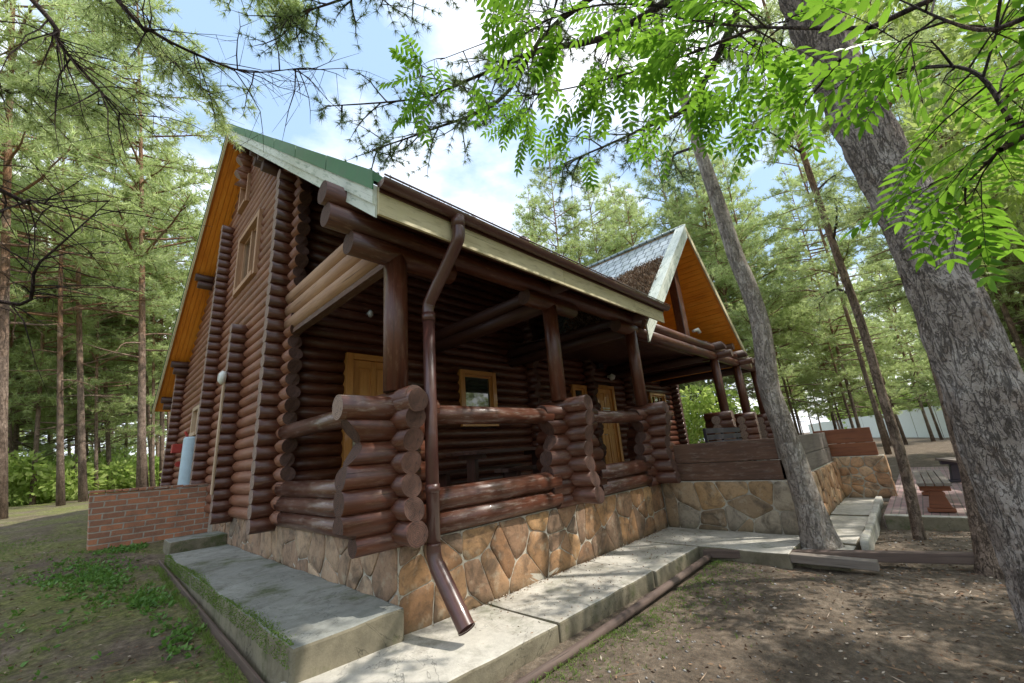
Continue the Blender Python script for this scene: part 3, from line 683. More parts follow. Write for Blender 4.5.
# gutter : half round
def halfpipe(mb, x0, x1, y, z, r, seg=10, th=.006):
    for (ra) in (r, r - th):
        b = len(mb.v)
        for x in (x0, x1):
            for k in range(seg + 1):
                t = PI + PI * k / seg; mb.v.append(Vector((x, y + ra * math.cos(t), z + ra * math.sin(t))))
        for k in range(seg): mb.face([b + k, b + k + 1, b + seg + 1 + k + 1, b + seg + 1 + k], [(0, 0)] * 4, 0, True)
    for x in (x0, x1):
        b = len(mb.v); mb.v += [Vector((x, y + r * math.cos(PI + PI * k / seg), z + r * math.sin(PI + PI * k / seg))) for k in range(seg + 1)]; mb.face(list(range(b, b + seg + 1)), [(0, 0)] * (seg + 1))
mb = MB(); halfpipe(mb, VX - .02, 5.25, EY - .10, EZ + .0, .068)
mb.hexa([(VX, EY - .06, EZ + .0), (5.22, EY - .06, EZ + .0), (5.22, EY + .06, EZ + .055), (VX, EY + .06, EZ + .055), (VX, EY - .06, EZ + .006), (5.22, EY - .06, EZ + .006), (5.22, EY + .06, EZ + .06), (VX, EY + .06, EZ + .06)])
mb.box(VX, 5.22, EY - .045, EY - .033, EZ - .08, EZ + .01)
mb.tube([(VX - .02, EY - .168, EZ + .02), (5.25, EY - .168, EZ + .02)], .009, 6)
for xx in (1.2, 3.2): mb.tube([(xx, EY - .10, EZ + .02 - .0), (xx + .07, EY - .10, EZ + .02)], .072, 14)
gut = mb.build('gutter', GUTT, cabin)
for k in range(9):
    mb = MB(); x = VX + .3 + k * .66; pts = [(x, EY - .03, EZ + .04), (x, EY - .06, EZ - .05)] + [(x, EY - .10 + .076 * math.cos(t), EZ + .02 + .076 * math.sin(t)) for t in [PI * 1.25, PI * 1.5, PI * 1.75, PI * 2]]
    mb.tube(pts, .008, 5); mb.build('bracket', GUTT, gut)
# fallen needles caught on the gutter
# downpipe
def smoothpath(pts, n=6):
    pts = [Vector(p) for p in pts]; o = []
    for i in range(len(pts) - 1):
        p0 = pts[max(0, i - 1)]; p1 = pts[i]; p2 = pts[i + 1]; p3 = pts[min(len(pts) - 1, i + 2)]
        for k in range(n):
            t = k / n; o.append(.5 * ((2 * p1) + (p2 - p0) * t + (2 * p0 - 5 * p1 + 4 * p2 - p3) * t * t + (3 * p1 - p0 - 3 * p2 + p3) * t ** 3))
    o.append(pts[-1]); return o
DX = .225; PR = .066
mb = MB()
mb.tube([(DX, EY - .10, EZ - .04), (DX, EY - .10, EZ - .16)], [.078, .07], 16)
mb.tube(smoothpath([(DX, EY - .10, EZ - .12), (DX, EY - .10, EZ - .26), (DX, EY - .03, EZ - .36), (DX, -.34, 3.20), (DX, -.26, 3.10), (DX, -.255, 2.98)], 5), PR, 16)
mb.tube([(DX, -.255, 3.02), (DX, -.252, 1.8), (DX, -.25, .74)], PR * .97, 16); mb.tube([(DX, -.255, 3.02), (DX, -.255, 2.93)], PR * 1.1, 16)
mb.tube([(DX, -.252, 1.28), (DX, -.252, 1.20)], PR * 1.08, 16)
mb.tube(smoothpath([(DX, -.25, .76), (DX, -.25, .67), (DX, -.275, .60), (DX, -.33, .52)], 4), PR * 1.04, 16)
dp = mb.build('downpipe', GUTT, cabin)
# open kicked outlet
mb = MB(); a = Vector((DX, -.30, .565)); b = Vector((DX, -.68, .155)); mb.tube([a, a.lerp(b, .5), b], PR * 1.12, 18, caps=False); mb.tube([b, a.lerp(b, .9)], PR * 1.02, 18, caps=False); mb.tube([b, b + (b - a).normalized() * .012], PR * 1.17, 18, caps=False)
mb.build('outlet', GUTT, dp)
for bz in (1.22, .74): mb = MB(); mb.tube([(DX, -.0, bz), (DX, -.25, bz)], .009, 6); mb.build('bracket', GUTT, dp)

# porch: posts, plates, trio, cross beams
PX = [0.0, 2.70, 5.28]
for i, x in enumerate(PX):
    mb = MB(); mb.tube([(x - .02, 0, 2.2), (x - .02, 0, 3.0), (x - .02, 0, 3.74)], [.125, .128, .125] if i == 0 else [.115, .115, .115], 20); mb.build('porch_post', L2, cabin)
for k, (x0, z, r, x1) in enumerate(((-.56, 3.72, .125, .75), (-.80, 3.95, .13, 5.6), (-.84, 4.19, .12, 5.5))):
    mb = MB(); mb.log((x0, .0, z), (x1, .0, z), r, 18); mb.build('plate_log', L2, cabin)
for x0, x1 in ((2.1, 3.3), (4.7, 5.9)):
    mb = MB(); mb.log((x0, .0, 3.73), (x1, 0, 3.73), .12, 18); mb.build('plate_log', L2, cabin)
mb = MB()
for k in range(3): mb.log((.0, .28, 3.86 + k * .235), (.0, YW - .1, 3.86 + k * .235), .125, 18)
mb.build('side_beam', [LOGT, ENDP], cabin)
mb = MB(); mb.box(-.06, .06, .15, YW - .12, 3.66, 3.735); mb.build('side_beam_board', BOARD, cabin)
for x in (2.7, 5.28, 10.0, 12.0, 14.0):
    mb = MB(); mb.log((x, -.38, 3.98), (x, YW, 3.98), .12, 14, (scal(3.9, .1, .5), None)); mb.log((x, -.05, 3.75), (x, YW, 3.75), .12, 14); mb.build('cross_beam', [LOGD, ENDG], cabin)
for x0, x1, z in ((5.4, 14.9, 3.72), (5.7, 15.0, 3.94)):
    mb = MB(); mb.log((x0, -.02, z), (x1, -.02, z), .115, 14); mb.build('plate_log', [LOG, ENDP], cabin)
for x in (10.0, 12.0, 14.0):
    mb = MB(); mb.tube([(x, 0, 2.05), (x, 0, 3.65)], .115, 16); mb.build('porch_post', L2, cabin)
    mb = MB(); mb.log((x, -.5, 3.72), (x, .3, 3.72), .10, 14); mb.build('beam_end', [LOG, ENDP], cabin)

# stacks of crossed log ends that carry the posts
def stack(x, xa, xb, ya=-.46, yb=.42, z0=ZB, n=7, profL=None, profR=None, top=True, mats=L2):
    mb = MB()
    for i in range(n):
        z = z0 + .02 + R * .0 + i * CO + CO * .5
        rr = R
        mb.log((x, ya, z), (x, yb, z), rr, 18, (scal(.78, .10, 1.23), scal(.78, .12, 1.23)))
    for i in range(n + 0):
        z = z0 + .03 + i * CO
        if i == 0: z += .04
        mb.log((xa, 0, z), (xb, 0, z), R if i else .09, 18, (profL, (lambda zz: -profR(zz)) if profR else None))
    return mb.build('log_stack', mats, cabin)
def carve(z):   # hourglass carving of the free ends
    t = (z - .76) / 1.45; return .02 + .16 * math.exp(-((t - .64) / .11) ** 2) + (.13 if t < .13 else 0)
stack(0.0, -.59, .42, -.34, .42, profL=carve, profR=lambda z: .03)
stack(2.75, 2.22, 3.55, profL=carve, profR=carve)
stack(5.28, 4.85, 6.45, profL=carve, profR=lambda z: .42 * math.exp(-(((z - 1.62) / .30) ** 2)) + .25 * (1 if z < .98 else 0), yb=.3)
def railing(x0, x1, y0=None, y1=None, lows=2, z0=ZB, part='railing'):
    mb = MB()
    if y0 is None:
        mb.log((x0, 0, z0 + .07), (x1, 0, z0 + .07), .10, 16) if lows > 2 else None
        mb.log((x0, 0, z0 + .125), (x1, 0, z0 + .125), R, 18); mb.log((x0, 0, z0 + .345), (x1, 0, z0 + .345), .12, 18)
        mb.log((x0, 0, 1.975), (x1, 0, 1.975), .105, 20)
    else:
        for k in range(3): mb.log((0, y0, z0 + .09 + k * .205), (0, y1, z0 + .09 + k * .205), R, 18)
        mb.log((0, y0, 2.07), (0, y1, 2.09), .115, 20)
    return mb.build(part, [RAIL, ENDG], cabin)
railing(.3, 2.4); railing(3.4, 5.0); railing(0, 0, .2, YW - .2)
# top cap logs of the corner stack
mb = MB(); mb.log((0, -.38, 2.07), (0, 1.5, 2.08), .11, 18); mb.build('top_log', [RAIL, ENDG], cabin)
mb = MB(); mb.log((-.61, 0, 2.03), (.44, 0, 2.03), .115, 18); mb.build('top_log', [RAIL, ENDP], cabin)
mb = MB(); mb.log((2.75, -.45, 2.12), (2.75, .4, 2.12), .115, 18); mb.build('top_log', [RAIL, ENDG], cabin)
mb = MB(); mb.log((5.28, -.42, 2.11), (5.28, .35, 2.11), .115, 18); mb.build('top_log', [RAIL, ENDG], cabin)
# far railing stacks on the gable porch
for x in (9.9, 12.0, 14.1):
    mb = MB()
    for i in range(6):
        z = FL + .1 + i * CO; pr = lambda zz: .28 * math.exp(-(((zz - 1.45) / .22) ** 2))
        mb.log((x - .75, 0, z), (x + .55, 0, z), R, 14, (None, lambda zz: -pr(zz)))
        mb.log((x - .6, -.38, z + .1), (x - .6, .3, z + .1), R, 14)
    mb.build('log_stack', [LOG, ENDP], cabin)
# scalloped log brackets near the front top corner and the ridge
mb = MB()
for (y, zz) in ((RY, RZ - .42),): mb.log((VX + .12, y, zz), (.1, y, zz), .13, 16); 
mb.build('purlin', [LOGD, ENDP], cabin)
for (y, dz) in ((4.3, .0), (5.0, .0), (10.5, 0), (13.15, 0), (14.4, 0)):
    zz = roofz(y) - .34
    mb = MB(); mb.log((VX + .08, y, zz), (.2, y, zz), .11, 16); mb.log((VX + .16, y, zz - .22), (.2, y, zz - .22), .11, 16); mb.build('purlin', [LOGD, ENDG], cabin)
mb = MB()
for k in range(5): mb.log((-.42, RY - .02, RZ - .70 - k * .2), (.1, RY - .02, RZ - .70 - k * .2), .105, 14, (scal(9.0, .14, .42), None))
mb.build('ridge_bracket', [LOGP, ENDP], cabin)

# windows and doors
def window_y(x0, x1, z0, z1, y, mull=1, wd=.10):
    mb = MB(); d = .10
    mb.box(x0 - .02, x0 + wd, y - d, y + .06, z0, z1); mb.box(x1 - wd, x1 + .02, y - d, y + .06, z0, z1)
    mb.box(x0 + wd + .001, x1 - wd - .001, y - d, y + .06, z1 - wd, z1); mb.box(x0 + wd + .001, x1 - wd - .001, y - d, y + .06, z0, z0 + wd)
    f = mb.build('window', DOORW, cabin, bevel=.008)
    s = MB(); s.box(x0 + wd, x1 - wd, y - .03, y + .0, z0 + wd, z0 + wd + .05); s.box(x0 + wd, x1 - wd, y - .03, y, z1 - wd - .05, z1 - wd); s.box(x0 + wd, x0 + wd + .05, y - .032, y, z0 + wd, z1 - wd); s.box(x1 - wd - .05, x1 - wd, y - .032, y, z0 + wd, z1 - wd)
    for k in range(mull): xc = x0 + (x1 - x0) * (k + 1) / (mull + 1); s.box(xc - .025, xc + .025, y - .034, y, z0 + wd, z1 - wd)
    s.build('sash', DOORW, f, bevel=.004)
    g = MB(); g.box(x0 + wd, x1 - wd, y + .002, y + .012, z0 + wd, z1 - wd); g.build('pane', GLASS, f)
yf = YW - .07
for (a, b, c_, d), mu in ((openings[1], 0), (openings[2], 0), (openings[4], 2)): window_y(a, b, c_, d, yf, mu)
def door_y(x0, x1, z0, z1, y, deco=False):
    mb = MB(); wd = .11; d = .11
    mb.box(x0 - .02, x0 + wd, y - d, y + .06, z0, z1); mb.box(x1 - wd, x1 + .02, y - d, y + .06, z0, z1); mb.box(x0 + wd + .001, x1 - wd - .001, y - d, y + .06, z1 - wd, z1)
    f = mb.build('door', DOORW, cabin, bevel=.008)
    p = MB(); xa, xb, za, zb = x0 + wd + .003, x1 - wd - .003, z0 + .02, z1 - wd - .003; yy = y - .02
    p.box(xa, xb, yy, yy + .03, za, zb)
    st = .11; 
    for (u0, u1) in ((xa, xa + st), ((xa + xb) / 2 - .05, (xa + xb) / 2 + .05), (xb - st, xb)): p.box(u0, u1, yy - .025, yy - .001, za, zb)
    for (v0, v1) in ((za, za + .18), (za + 1.05, za + 1.2), (zb - .14, zb)):
        p.box(xa + st + .001, (xa + xb) / 2 - .051, yy - .0245, yy - .001, v0, v1); p.box((xa + xb) / 2 + .051, xb - st - .001, yy - .0245, yy - .001, v0, v1)
    hs = [(za + .18, za + 1.05), (za + 1.2, zb - .14)]
    for (u0, u1) in ((xa + st, (xa + xb) / 2 - .05), ((xa + xb) / 2 + .05, xb - st)):
        for (v0, v1) in hs: p.box(u0 + .035, u1 - .035, yy - .014, yy - .001, v0 + .035, v1 - .035)
    p.build('door_leaf', DOORW, f, bevel=.006)
    h = MB(); h.tube([(xa + .06, yy - .03, z0 + 1.05), (xa + .06, yy - .09, z0 + 1.05), (xa + .17, yy - .09, z0 + 1.05)], .01, 8); h.box(xa + .035, xa + .085, yy - .032, yy - .027, z0 + .95, z0 + 1.15); h.build('handle', STEEL, f)
    if deco:
        n = MB()
        for k in range(4): n.box(xa + .2, xb - .2, yy - .034, yy - .027, z1 - .75 - k * .07, z1 - .72 - k * .07)
        n.build('vent_slats', LAMPW, f)
door_y(.95, 2.0, FL, 3.5, yf); door_y(9.0, 10.05, FL, 3.42, yf, True)
def window_x(y0, y1, z0, z1, x, fm, mull=1, wd=.11, pane=GLASS):
    mb = MB(); xo = x - .17
    mb.box(xo, x + .03, y0, y0 + wd, z0, z1); mb.box(xo, x + .03, y1 - wd, y1, z0, z1); mb.box(xo, x + .03, y0 + wd + .001, y1 - wd - .001, z1 - wd, z1); mb.box(xo - .02, x + .03, y0 + wd + .001, y1 - wd - .001, z0, z0 + wd)
    f = mb.build('window', fm, cabin, bevel=.006)
    s = MB()
    for k in range(mull): yc = y0 + (y1 - y0) * (k + 1) / (mull + 1); s.box(x - .09, x + .02, yc - .05, yc + .05, z0 + wd, z1 - wd)
    s.box(x - .06, x, y0 + wd, y0 + wd + .06, z0 + wd, z1 - wd); s.box(x - .06, x, y1 - wd - .06, y1 - wd, z0 + wd, z1 - wd)
    s.box(x - .058, x - .001, y0 + wd + .05, y1 - wd - .05, z0 + wd, z0 + wd + .05); s.box(x - .058, x - .001, y0 + wd + .05, y1 - wd - .05, z1 - wd - .05, z1 - wd)
    s.build('sash', fm, f)
    g = MB(); g.box(x - .02, x - .01, y0 + wd, y1 - wd, z0 + wd, z1 - wd); g.build('pane', pane, f)
window_x(5.5, 7.25, 5.6, 7.15, 0, LOGT); window_x(6.95, 7.75, 8.15, 8.95, 0, LOGT, 0, .08, PLASTIC); window_x(9.8, 10.7, 2.62, 3.42, 0, PALE, 0, .1)

# lamps on the porch wall
mb = MB(); mb.tube([(9.85, 3.36, 3.74), (9.85, 3.30, 3.74)], .05, 12); mb.tube([(9.85, 3.25, 3.60), (9.85, 3.22, 3.66), (9.85, 3.2, 3.74), (9.85, 3.2, 3.82), (9.85, 3.2, 3.88)], [.03, .10, .12, .10, .03], 14); mb.build('wall_lamp', LAMPW, cabin)
mb = MB(); mb.tube([(1.3, 3.36, 4.30), (1.3, 3.2, 4.32)], .015, 8); mb.tube([(1.3, 3.2, 4.34), (1.3, 3.2, 4.30), (1.3, 3.2, 4.24), (1.3, 3.2, 4.2)], [.02, .05, .05, .02], 12); mb.build('wall_lamp', LAMPW, cabin)
mb = MB(); mb.box(9.1, 9.35, 3.16, 3.3, 3.92, 4.1); mb.build('floodlight', BLACK, cabin, bevel=.01)
mb = MB()   # round lamp and cable above the brick wall
mb.tube([(-.37, 6.0, 3.42), (-.43, 6.0, 3.42), (-.48, 6.0, 3.42)], [.13, .14, .08], 16); mb.build('wall_lamp', LAMPW, cabin)

# gable over the entrance (ridge along Y)
GX, GZ = 9.5, 7.6
gx0, gx1 = 5.75, 13.25
mb = MB()
q = [(GX, -.1, GZ), (gx0, -.1, GZ - (GX - gx0)), (gx0, 1.0, GZ - (GX - gx0)), (GX, 3.95, GZ)]
def polytile(mb, pts): polyslab(mb, pts, .09, lambda p: (p[1], p[0] * 1.41), 0, 1)
polytile(mb, [(gx0, -.1, GZ - 3.75), (gx0, 4.2, GZ - 3.75), (GX, 4.2, GZ), (GX, -.1, GZ)])
polytile(mb, [(gx1, -.1, GZ - 3.75), (gx1, 4.2, GZ - 3.75), (GX, 4.2, GZ), (GX, -.1, GZ)])
gr = mb.build('entrance_roof', [TILE, SOFF], cabin)
d = .085
planked('soffit', (gx0 + .1, -.05, GZ - 3.65 - .14), (gx0 + .1, 3.4, GZ - 3.65 - .14), (GX - .06, 3.4, GZ - .06 - .14), (GX - .06, -.05, GZ - .06 - .14), 30, .015, SOFF, cabin)
planked('soffit', (gx1 - .1, -.05, GZ - 3.65 - .14), (gx1 - .1, 3.4, GZ - 3.65 - .14), (GX + .06, 3.4, GZ - .06 - .14), (GX + .06, -.05, GZ - .06 - .14), 30, .015, SOFF, cabin)
# boards closing the back of the open gable
mb = MB(); 
for k in range(28):
    xa = gx0 + .2 + k * .254; xb = xa + .25; za = 4.35; h0 = GZ - abs(xa - GX) - .2; h1 = GZ - abs(xb - GX) - .2
    if min(h0, h1) > za: mb.hexa([(xa, 1.9, za), (xb, 1.9, za), (xb, 1.93, za), (xa, 1.93, za), (xa, 1.9, h0), (xb, 1.9, h1), (xb, 1.93, h1), (xa, 1.93, h0)])
mb.build('gable_panel', SOFF, cabin)
def barge2(xA, zA, xB, zB, y, mat, h):
    mb = MB(); mb.hexa([(xA, y - .04, zA - h), (xA, y, zA - h), (xB, y, zB - h), (xB, y - .04, zB - h), (xA, y - .04, zA + .05), (xA, y, zA + .05), (xB, y, zB + .05), (xB, y - .04, zB + .05)])
    mb.build('bargeboard', mat, cabin)
barge2(gx0, GZ - 3.75, GX - .002, GZ, -.11, WHITE, .34); barge2(gx1, GZ - 3.75, GX + .002, GZ, -.11, CREAM, .20)
mb = MB(); mb.hexa([(gx0, -.17, GZ - 3.70), (gx0, .12, GZ - 3.70), (GX, .12, GZ + .07), (GX, -.17, GZ + .07), (gx0, -.17, GZ - 3.67), (gx0, .12, GZ - 3.67), (GX, .12, GZ + .10), (GX, -.17, GZ + .10)]); mb.build('verge_trim', WHITE, cabin)
mb = MB(); mb.tube([(GX, -.12, GZ + .06), (GX, 4.1, GZ + .06)], .05, 10); mb.build('ridge_cap', TILE, cabin)
mb = MB(); mb.box(GX - .16, GX + .16, .38, .62, 3.86, 7.2); kp = mb.build('king_post', L2, cabin, bevel=.03)
mb = MB(); mb.tube([(GX + .2, .30, 4.5), (GX + .36, .22, 4.55), (GX + .42, .2, 4.45)], [.04, .06, .05], 10); mb.build('floodlight', LAMPW, cabin)
for (xa, xb, yy) in ((6.2, 13.0, .5),):
    mb = MB(); mb.log((xa, yy, 3.93), (xb, yy, 3.93), .12, 14); mb.log((xa + .3, yy, 4.16), (xb - .3, yy, 4.16), .11, 14); mb.build('tie_beam', [LOG, ENDP], cabin)
for xx, zz in ((12.4, 4.35), (12.55, 3.98),):
    mb = MB(); mb.log((xx, .05, zz), (xx, 3.4, zz), .11, 12); mb.build('purlin', [LOG, ENDP], cabin)
# lower gable truss on the right
mb = MB()
for k in range(4): mb.log((11.0 + k * .35, .5, 4.36 + k * .0 - .02 * k), (12.6, .5, 4.36 - .02 * k), .1, 8) if k == 0 else None
mb.build('tie_beam', [LOG, ENDP], cabin)
# upper log wall seen under the entrance roof
# needle litter on the entrance roof
rng = np.random.RandomState(3); N = 9000
xx = GX - 1.2 - rng.beta(2, 2, N) * 2.4; yy_ = .1 + rng.beta(1.3, 2.2, N) * 2.6
keep = (xx - 5.9) < (3.2 - yy_ * .75) + rng.normal(0, .18, N); xx = xx[keep]; yy_ = yy_[keep]
zz = GZ - (GX - xx) + rng.uniform(.0, .05, len(xx)); cen = np.stack([xx, yy_, zz], 1)
V, F = blades(cen, rng.normal(size=cen.shape) * .6 + np.array([.3, 0, .3]), 3, .13, .03, 1.0, rng)
o = npmesh('roof_litter', V, F, LITTER, cabin); tag(o, kind='stuff')
# same on the gutter
rng = np.random.RandomState(4); N = 260; cen = np.stack([rng.uniform(-.6, 5.2, N), EY - .1 + rng.normal(0, .03, N), np.full(N, EZ + .03)], 1)
V, F = blades(cen, np.tile([0, 0, .8], (N, 1)), 3, .06, .006, 1.0, rng); o = npmesh('gutter_litter', V, F, LITTER, cabin); tag(o, kind='stuff')

# ------------------------------------------------------------------ terrace walls
tw = empty('terrace_wall', (5.5, 0, 0), 'rough stone terrace wall topped with weathered boards jutting out from the porch', 'wall')
def rough_wall(mb, x0, x1, y0, y1, z0, z1): mb.box(x0 - 5.5, x1 - 5.5, y0, y1, z0, z1)
mb = MB(); rough_wall(mb, 5.5, 5.95, -2.12, -.002, -.3, .78); sb = mb.build('stone_base', MORT, tw, bevel=.02)
mb = MB(); stones(mb, .02, 2.12, -.02, .775, .33, lambda u, v, d: (-d, -u, v), 8); mb.build('cladding', ST3, sb)
mb = MB(); rough_wall(mb, 5.951, 9.9, -2.12, -1.8, -.3, .775); sb = mb.build('stone_base', MORT, tw, bevel=.02)
mb = MB(); stones(mb, .0, 4.4, -.02, .77, .27, lambda u, v, d: (u, -2.12 - d, v), 9, depth=.035); mb.build('cladding', ST4, sb)
mb = MB()
for k, (a, b) in enumerate(((.785, 1.08), (1.088, 1.42))): rough_wall(mb, 5.54 + .015 * k, 5.66, -2.06, -.03 - .3 * k, a, b)
mb.build('top_board', BOARD, tw, bevel=.012)
mb = MB()
for k, (a, b) in enumerate(((.785, 1.08), (1.088, 1.42))): rough_wall(mb, 5.54, 9.88, -2.10 + .01 * k, -2.0, a, b)
mb.build('top_board', GREYW, tw, bevel=.012)
tw2 = empty('terrace_wall', (9.9, -2, 0), 'orange stone wall topped with reddish brown boards at the far end of the terrace', 'wall')
mb = MB(); mb.box(0.003, .3, -1.0, .2, -.3, .86); sb = mb.build('stone_base', MORT, tw2, bevel=.02)
mb = MB(); stones(mb, .0, 1.2, -.02, .855, .25, lambda u, v, d: (.003 - d, .2 - u, v), 10); stones(mb, .003, .3, -.02, .855, .25, lambda u, v, d: (u, -1.0 - d, v), 11); mb.build('cladding', ST4, sb)
mb = MB()
for k, (a, b) in enumerate(((.865, 1.14), (1.148, 1.46))): mb.box(.02 + .01 * k, .12, -.92 + .02 * k, .15, a, b)
mb.build('top_board', BOARDR, tw2, bevel=.012)
mb = MB(); mb.box(5.96, 15, -1.79, -.01, .60, .78); tag(mb.build('terrace_floor', CONC), kind='structure')

# furniture on the terrace
t = empty('picnic_bench', (7.6, -.9, .78), 'dark slatted bench with a backrest on the terrace behind the board topped wall', 'bench')
mb = MB(); 
for k in range(4): mb.box(-1.1, 1.1, -.25 + k * .125, -.14 + k * .125, .44, .475)
mb.build('seat', PURP, t)
mb = MB(); 
for k in range(3): mb.box(-1.1, 1.1, .26, .29, .55 + k * .13, .65 + k * .13)
mb.build('backrest', PURP, t)
for sx in (-1, 0, 1):
    mb = MB(); mb.box(sx * 1.0 - .03, sx * 1.0 + .03, .295, .34, 0, .92); mb.box(sx * 1.0 - .03, sx * 1.0 + .03, -.24, -.19, 0, .435); mb.box(sx * 1.0 - .029, sx * 1.0 + .029, -.188, .293, .38, .43); mb.build('leg', PURP, t)
t = empty('porch_table', (3.4, 1.9, FL), 'long dark wooden table on the porch under the small window', 'table')
mb = MB(); 
for k in range(5): mb.box(-1.1, 1.1, -.4 + k * .165, -.25 + k * .165, .74, .79)
mb.build('tabletop', LOGD, t)
for sx in (-1, 1):
    mb = MB(); mb.box(sx * .85 - .05, sx * .85 + .05, -.3, .32, .66, .738); mb.box(sx * .85 - .04, sx * .85 + .04, -.1, .12, .05, .659); mb.box(sx * .85 - .05, sx * .85 + .05, -.35, .37, 0, .05); mb.build('leg', LOGD, t)
for yy, lb in ((.95, 'dark wooden bench on the porch in front of the long table'), (2.75, 'dark wooden bench between the porch table and the log wall')):
    t = empty('porch_bench', (3.4, yy, FL), lb, 'bench')
    mb = MB(); mb.box(-1.1, 1.1, -.16, -.01, .44, .49); mb.box(-1.1, 1.1, .0, .15, .44, .49); mb.build('seat', LOGD, t)
    for sx in (-1, 1): mb = MB(); mb.box(sx * .85 - .04, sx * .85 + .04, -.14, .14, 0, .438); mb.build('leg', LOGD, t)

# park benches on the paving
def park_bench(x, y, rz, L_, label, legm, h=.47, wdt=.42):
    t = empty('park_bench', (x, y, .03), label, 'bench', None); t.rotation_euler = (0, 0, rz)
    mb = MB(); n = 4
    for k in range(n): a = -wdt / 2 + k * wdt / n; mb.box(-L_ / 2, L_ / 2, a, a + wdt / n - .012, h - .05, h)
    mb.build('seat', GREYW, t, bevel=.006)
    for sx in (-1, 1):
        xc = sx * (L_ / 2 - .22); mb = MB()
        mb.box(xc - .07, xc + .07, -wdt / 2 + .02, wdt / 2 - .02, h - .14, h - .052); 
        mb.hexa([(xc - .06, -.14, .06), (xc + .06, -.14, .06), (xc + .06, .14, .06), (xc - .06, .14, .06), (xc - .06, -.08, h - .141), (xc + .06, -.08, h - .141), (xc + .06, .08, h - .141), (xc - .06, .08, h - .141)])
        mb.box(xc - .08, xc + .08, -wdt / 2 + .04, wdt / 2 - .04, 0, .059); mb.build('leg', legm, t, bevel=.01)
park_bench(9.0, -3.6, .03, 2.6, 'weathered plank bench on a tapered brown pedestal, nearest on the pink paving', BOARDR)
park_bench(11.7, -4.35, .3, 2.4, 'second bench on dark legs, farther back on the pink paving', PURP, .55, .5)
mb = MB(); mb.box(-.14, .14, -.14, .14, 0, .13); tag(mb.build('stone_block', STONE_W, loc=(8.6, -4.35, .02), bevel=.02), 'small dark block on the pink paving beside the large trunk', 'block')

# brick wall
bw_ = empty('brick_wall', (-.9, 8.2, 0), 'low reddish brick wall running left from the cabin side behind the slab', 'wall')
mb = MB(); z0 = .2; z1 = 1.36
mb.v = [Vector(p) for p in ((-.93, -.14, z0), (1.0, -.14, z0), (1.0, .14, z0), (-.95, .14, z0), (-1.07, -.14, z1 + .02), (1.0, -.14, z1 - .03), (1.0, .14, z1 - .03), (-1.07, .14, z1 + .02))]
for q, uvf in (((0, 1, 5, 4), lambda v: (v.x, v.z)), ((3, 0, 4, 7), lambda v: (v.y, v.z)), ((2, 3, 7, 6), lambda v: (v.x, v.z)), ((1, 2, 6, 5), lambda v: (v.y, v.z)), ((4, 5, 6, 7), lambda v: (v.x, v.y))): mb.face(list(q), [uvf(mb.v[k]) for k in q])
mb.build('brickwork', BRICK, bw_, bevel=.006)
mb = MB(); x = -1.09
while x < .95: wd = .245; mb.box(x, x + wd - .01, -.155, .155, z1 + .024 - (x + .97) * .026, z1 + .075 - (x + .97) * .026 + rv(-.004, .004)); x += wd
mb.build('coping', BRICK, bw_, bevel=.008)
# pale pole, blue cylinder, red device
mb = MB(); mb.box(-.40, -.365, 5.93, 6.03, 1.2, 3.33); mb.build('corner_board', PALE, cabin, bevel=.006)
t = empty('water_cylinder', (-.33, 9.0, .4), 'tall pale blue cylinder standing behind the low brick wall', 'cylinder')
mb = MB(); mb.tube([(0, 0, .0), (0, 0, .05), (0, 0, 2.05), (0, 0, 2.1)], [.17, .18, .18, .16], 20); mb.build('tank', BLUEC, t)
mb = MB(); mb.tube([(.0, -.18, .95), (.02, -.5, 1.0), (.3, -.6, 1.02)], .025, 8); mb.build('pipe', STEEL, t)
t = empty('hose_cabinet', (-.45, 9.9, .4), 'small red metal box with a red pipe and valve beside the pale blue cylinder', 'cabinet')
mb = MB(); mb.box(-.16, .04, -.1, .1, 1.78, 2.0); mb.build('box', REDP, t, bevel=.015)
mb = MB(); mb.tube(smoothpath([(.06, -.1, 2.3), (.12, -.12, 2.15), (.05, -.14, 1.95), (.14, -.14, 1.7), (.04, -.14, 1.5), (.10, -.12, 1.3), (.08, -.1, 0)], 4), .03, 8); mb.tube([(.0, -.2, 1.5), (.0, -.12, 1.5)], .07, 10); mb.build('pipe', REDP, t)

# ------------------------------------------------------------------ metal fence far right
fs = Vector((106.8, 14.16, 0)); fe = Vector((30.0, -11.4, 0)); fd = (fe - fs).normalized(); ang = math.atan2(fd.y, fd.x)
fence = empty('metal_fence', tuple(fe), 'pale grey green corrugated sheet fence with dark posts at the far edge of the yard', 'fence')
L_ = (fs - fe).length; fence.rotation_euler = (0, 0, math.atan2(-fd.y, -fd.x))
nseg = int(L_ / 5.2)
for i in range(nseg):
    x0 = i * 5.2; mb = MB(); n = 26
    for k in range(n + 1):
        x = x0 + .06 + (5.08) * k / n; y = .03 if k % 2 else -.03
        mb.v += [Vector((x, y, -.1)), Vector((x, y, 2.65 + .05 * math.sin(i * 1.7)))]
    for k in range(n): mb.face([2 * k, 2 * k + 2, 2 * k + 3, 2 * k + 1], [(0, 0)] * 4)
    mb.build('panel', FENCE, fence)
    mb = MB(); mb.box(x0 - .07, x0 + .05, -.12, -.04, -.1, 2.8); mb.build('post', BLACK, fence)

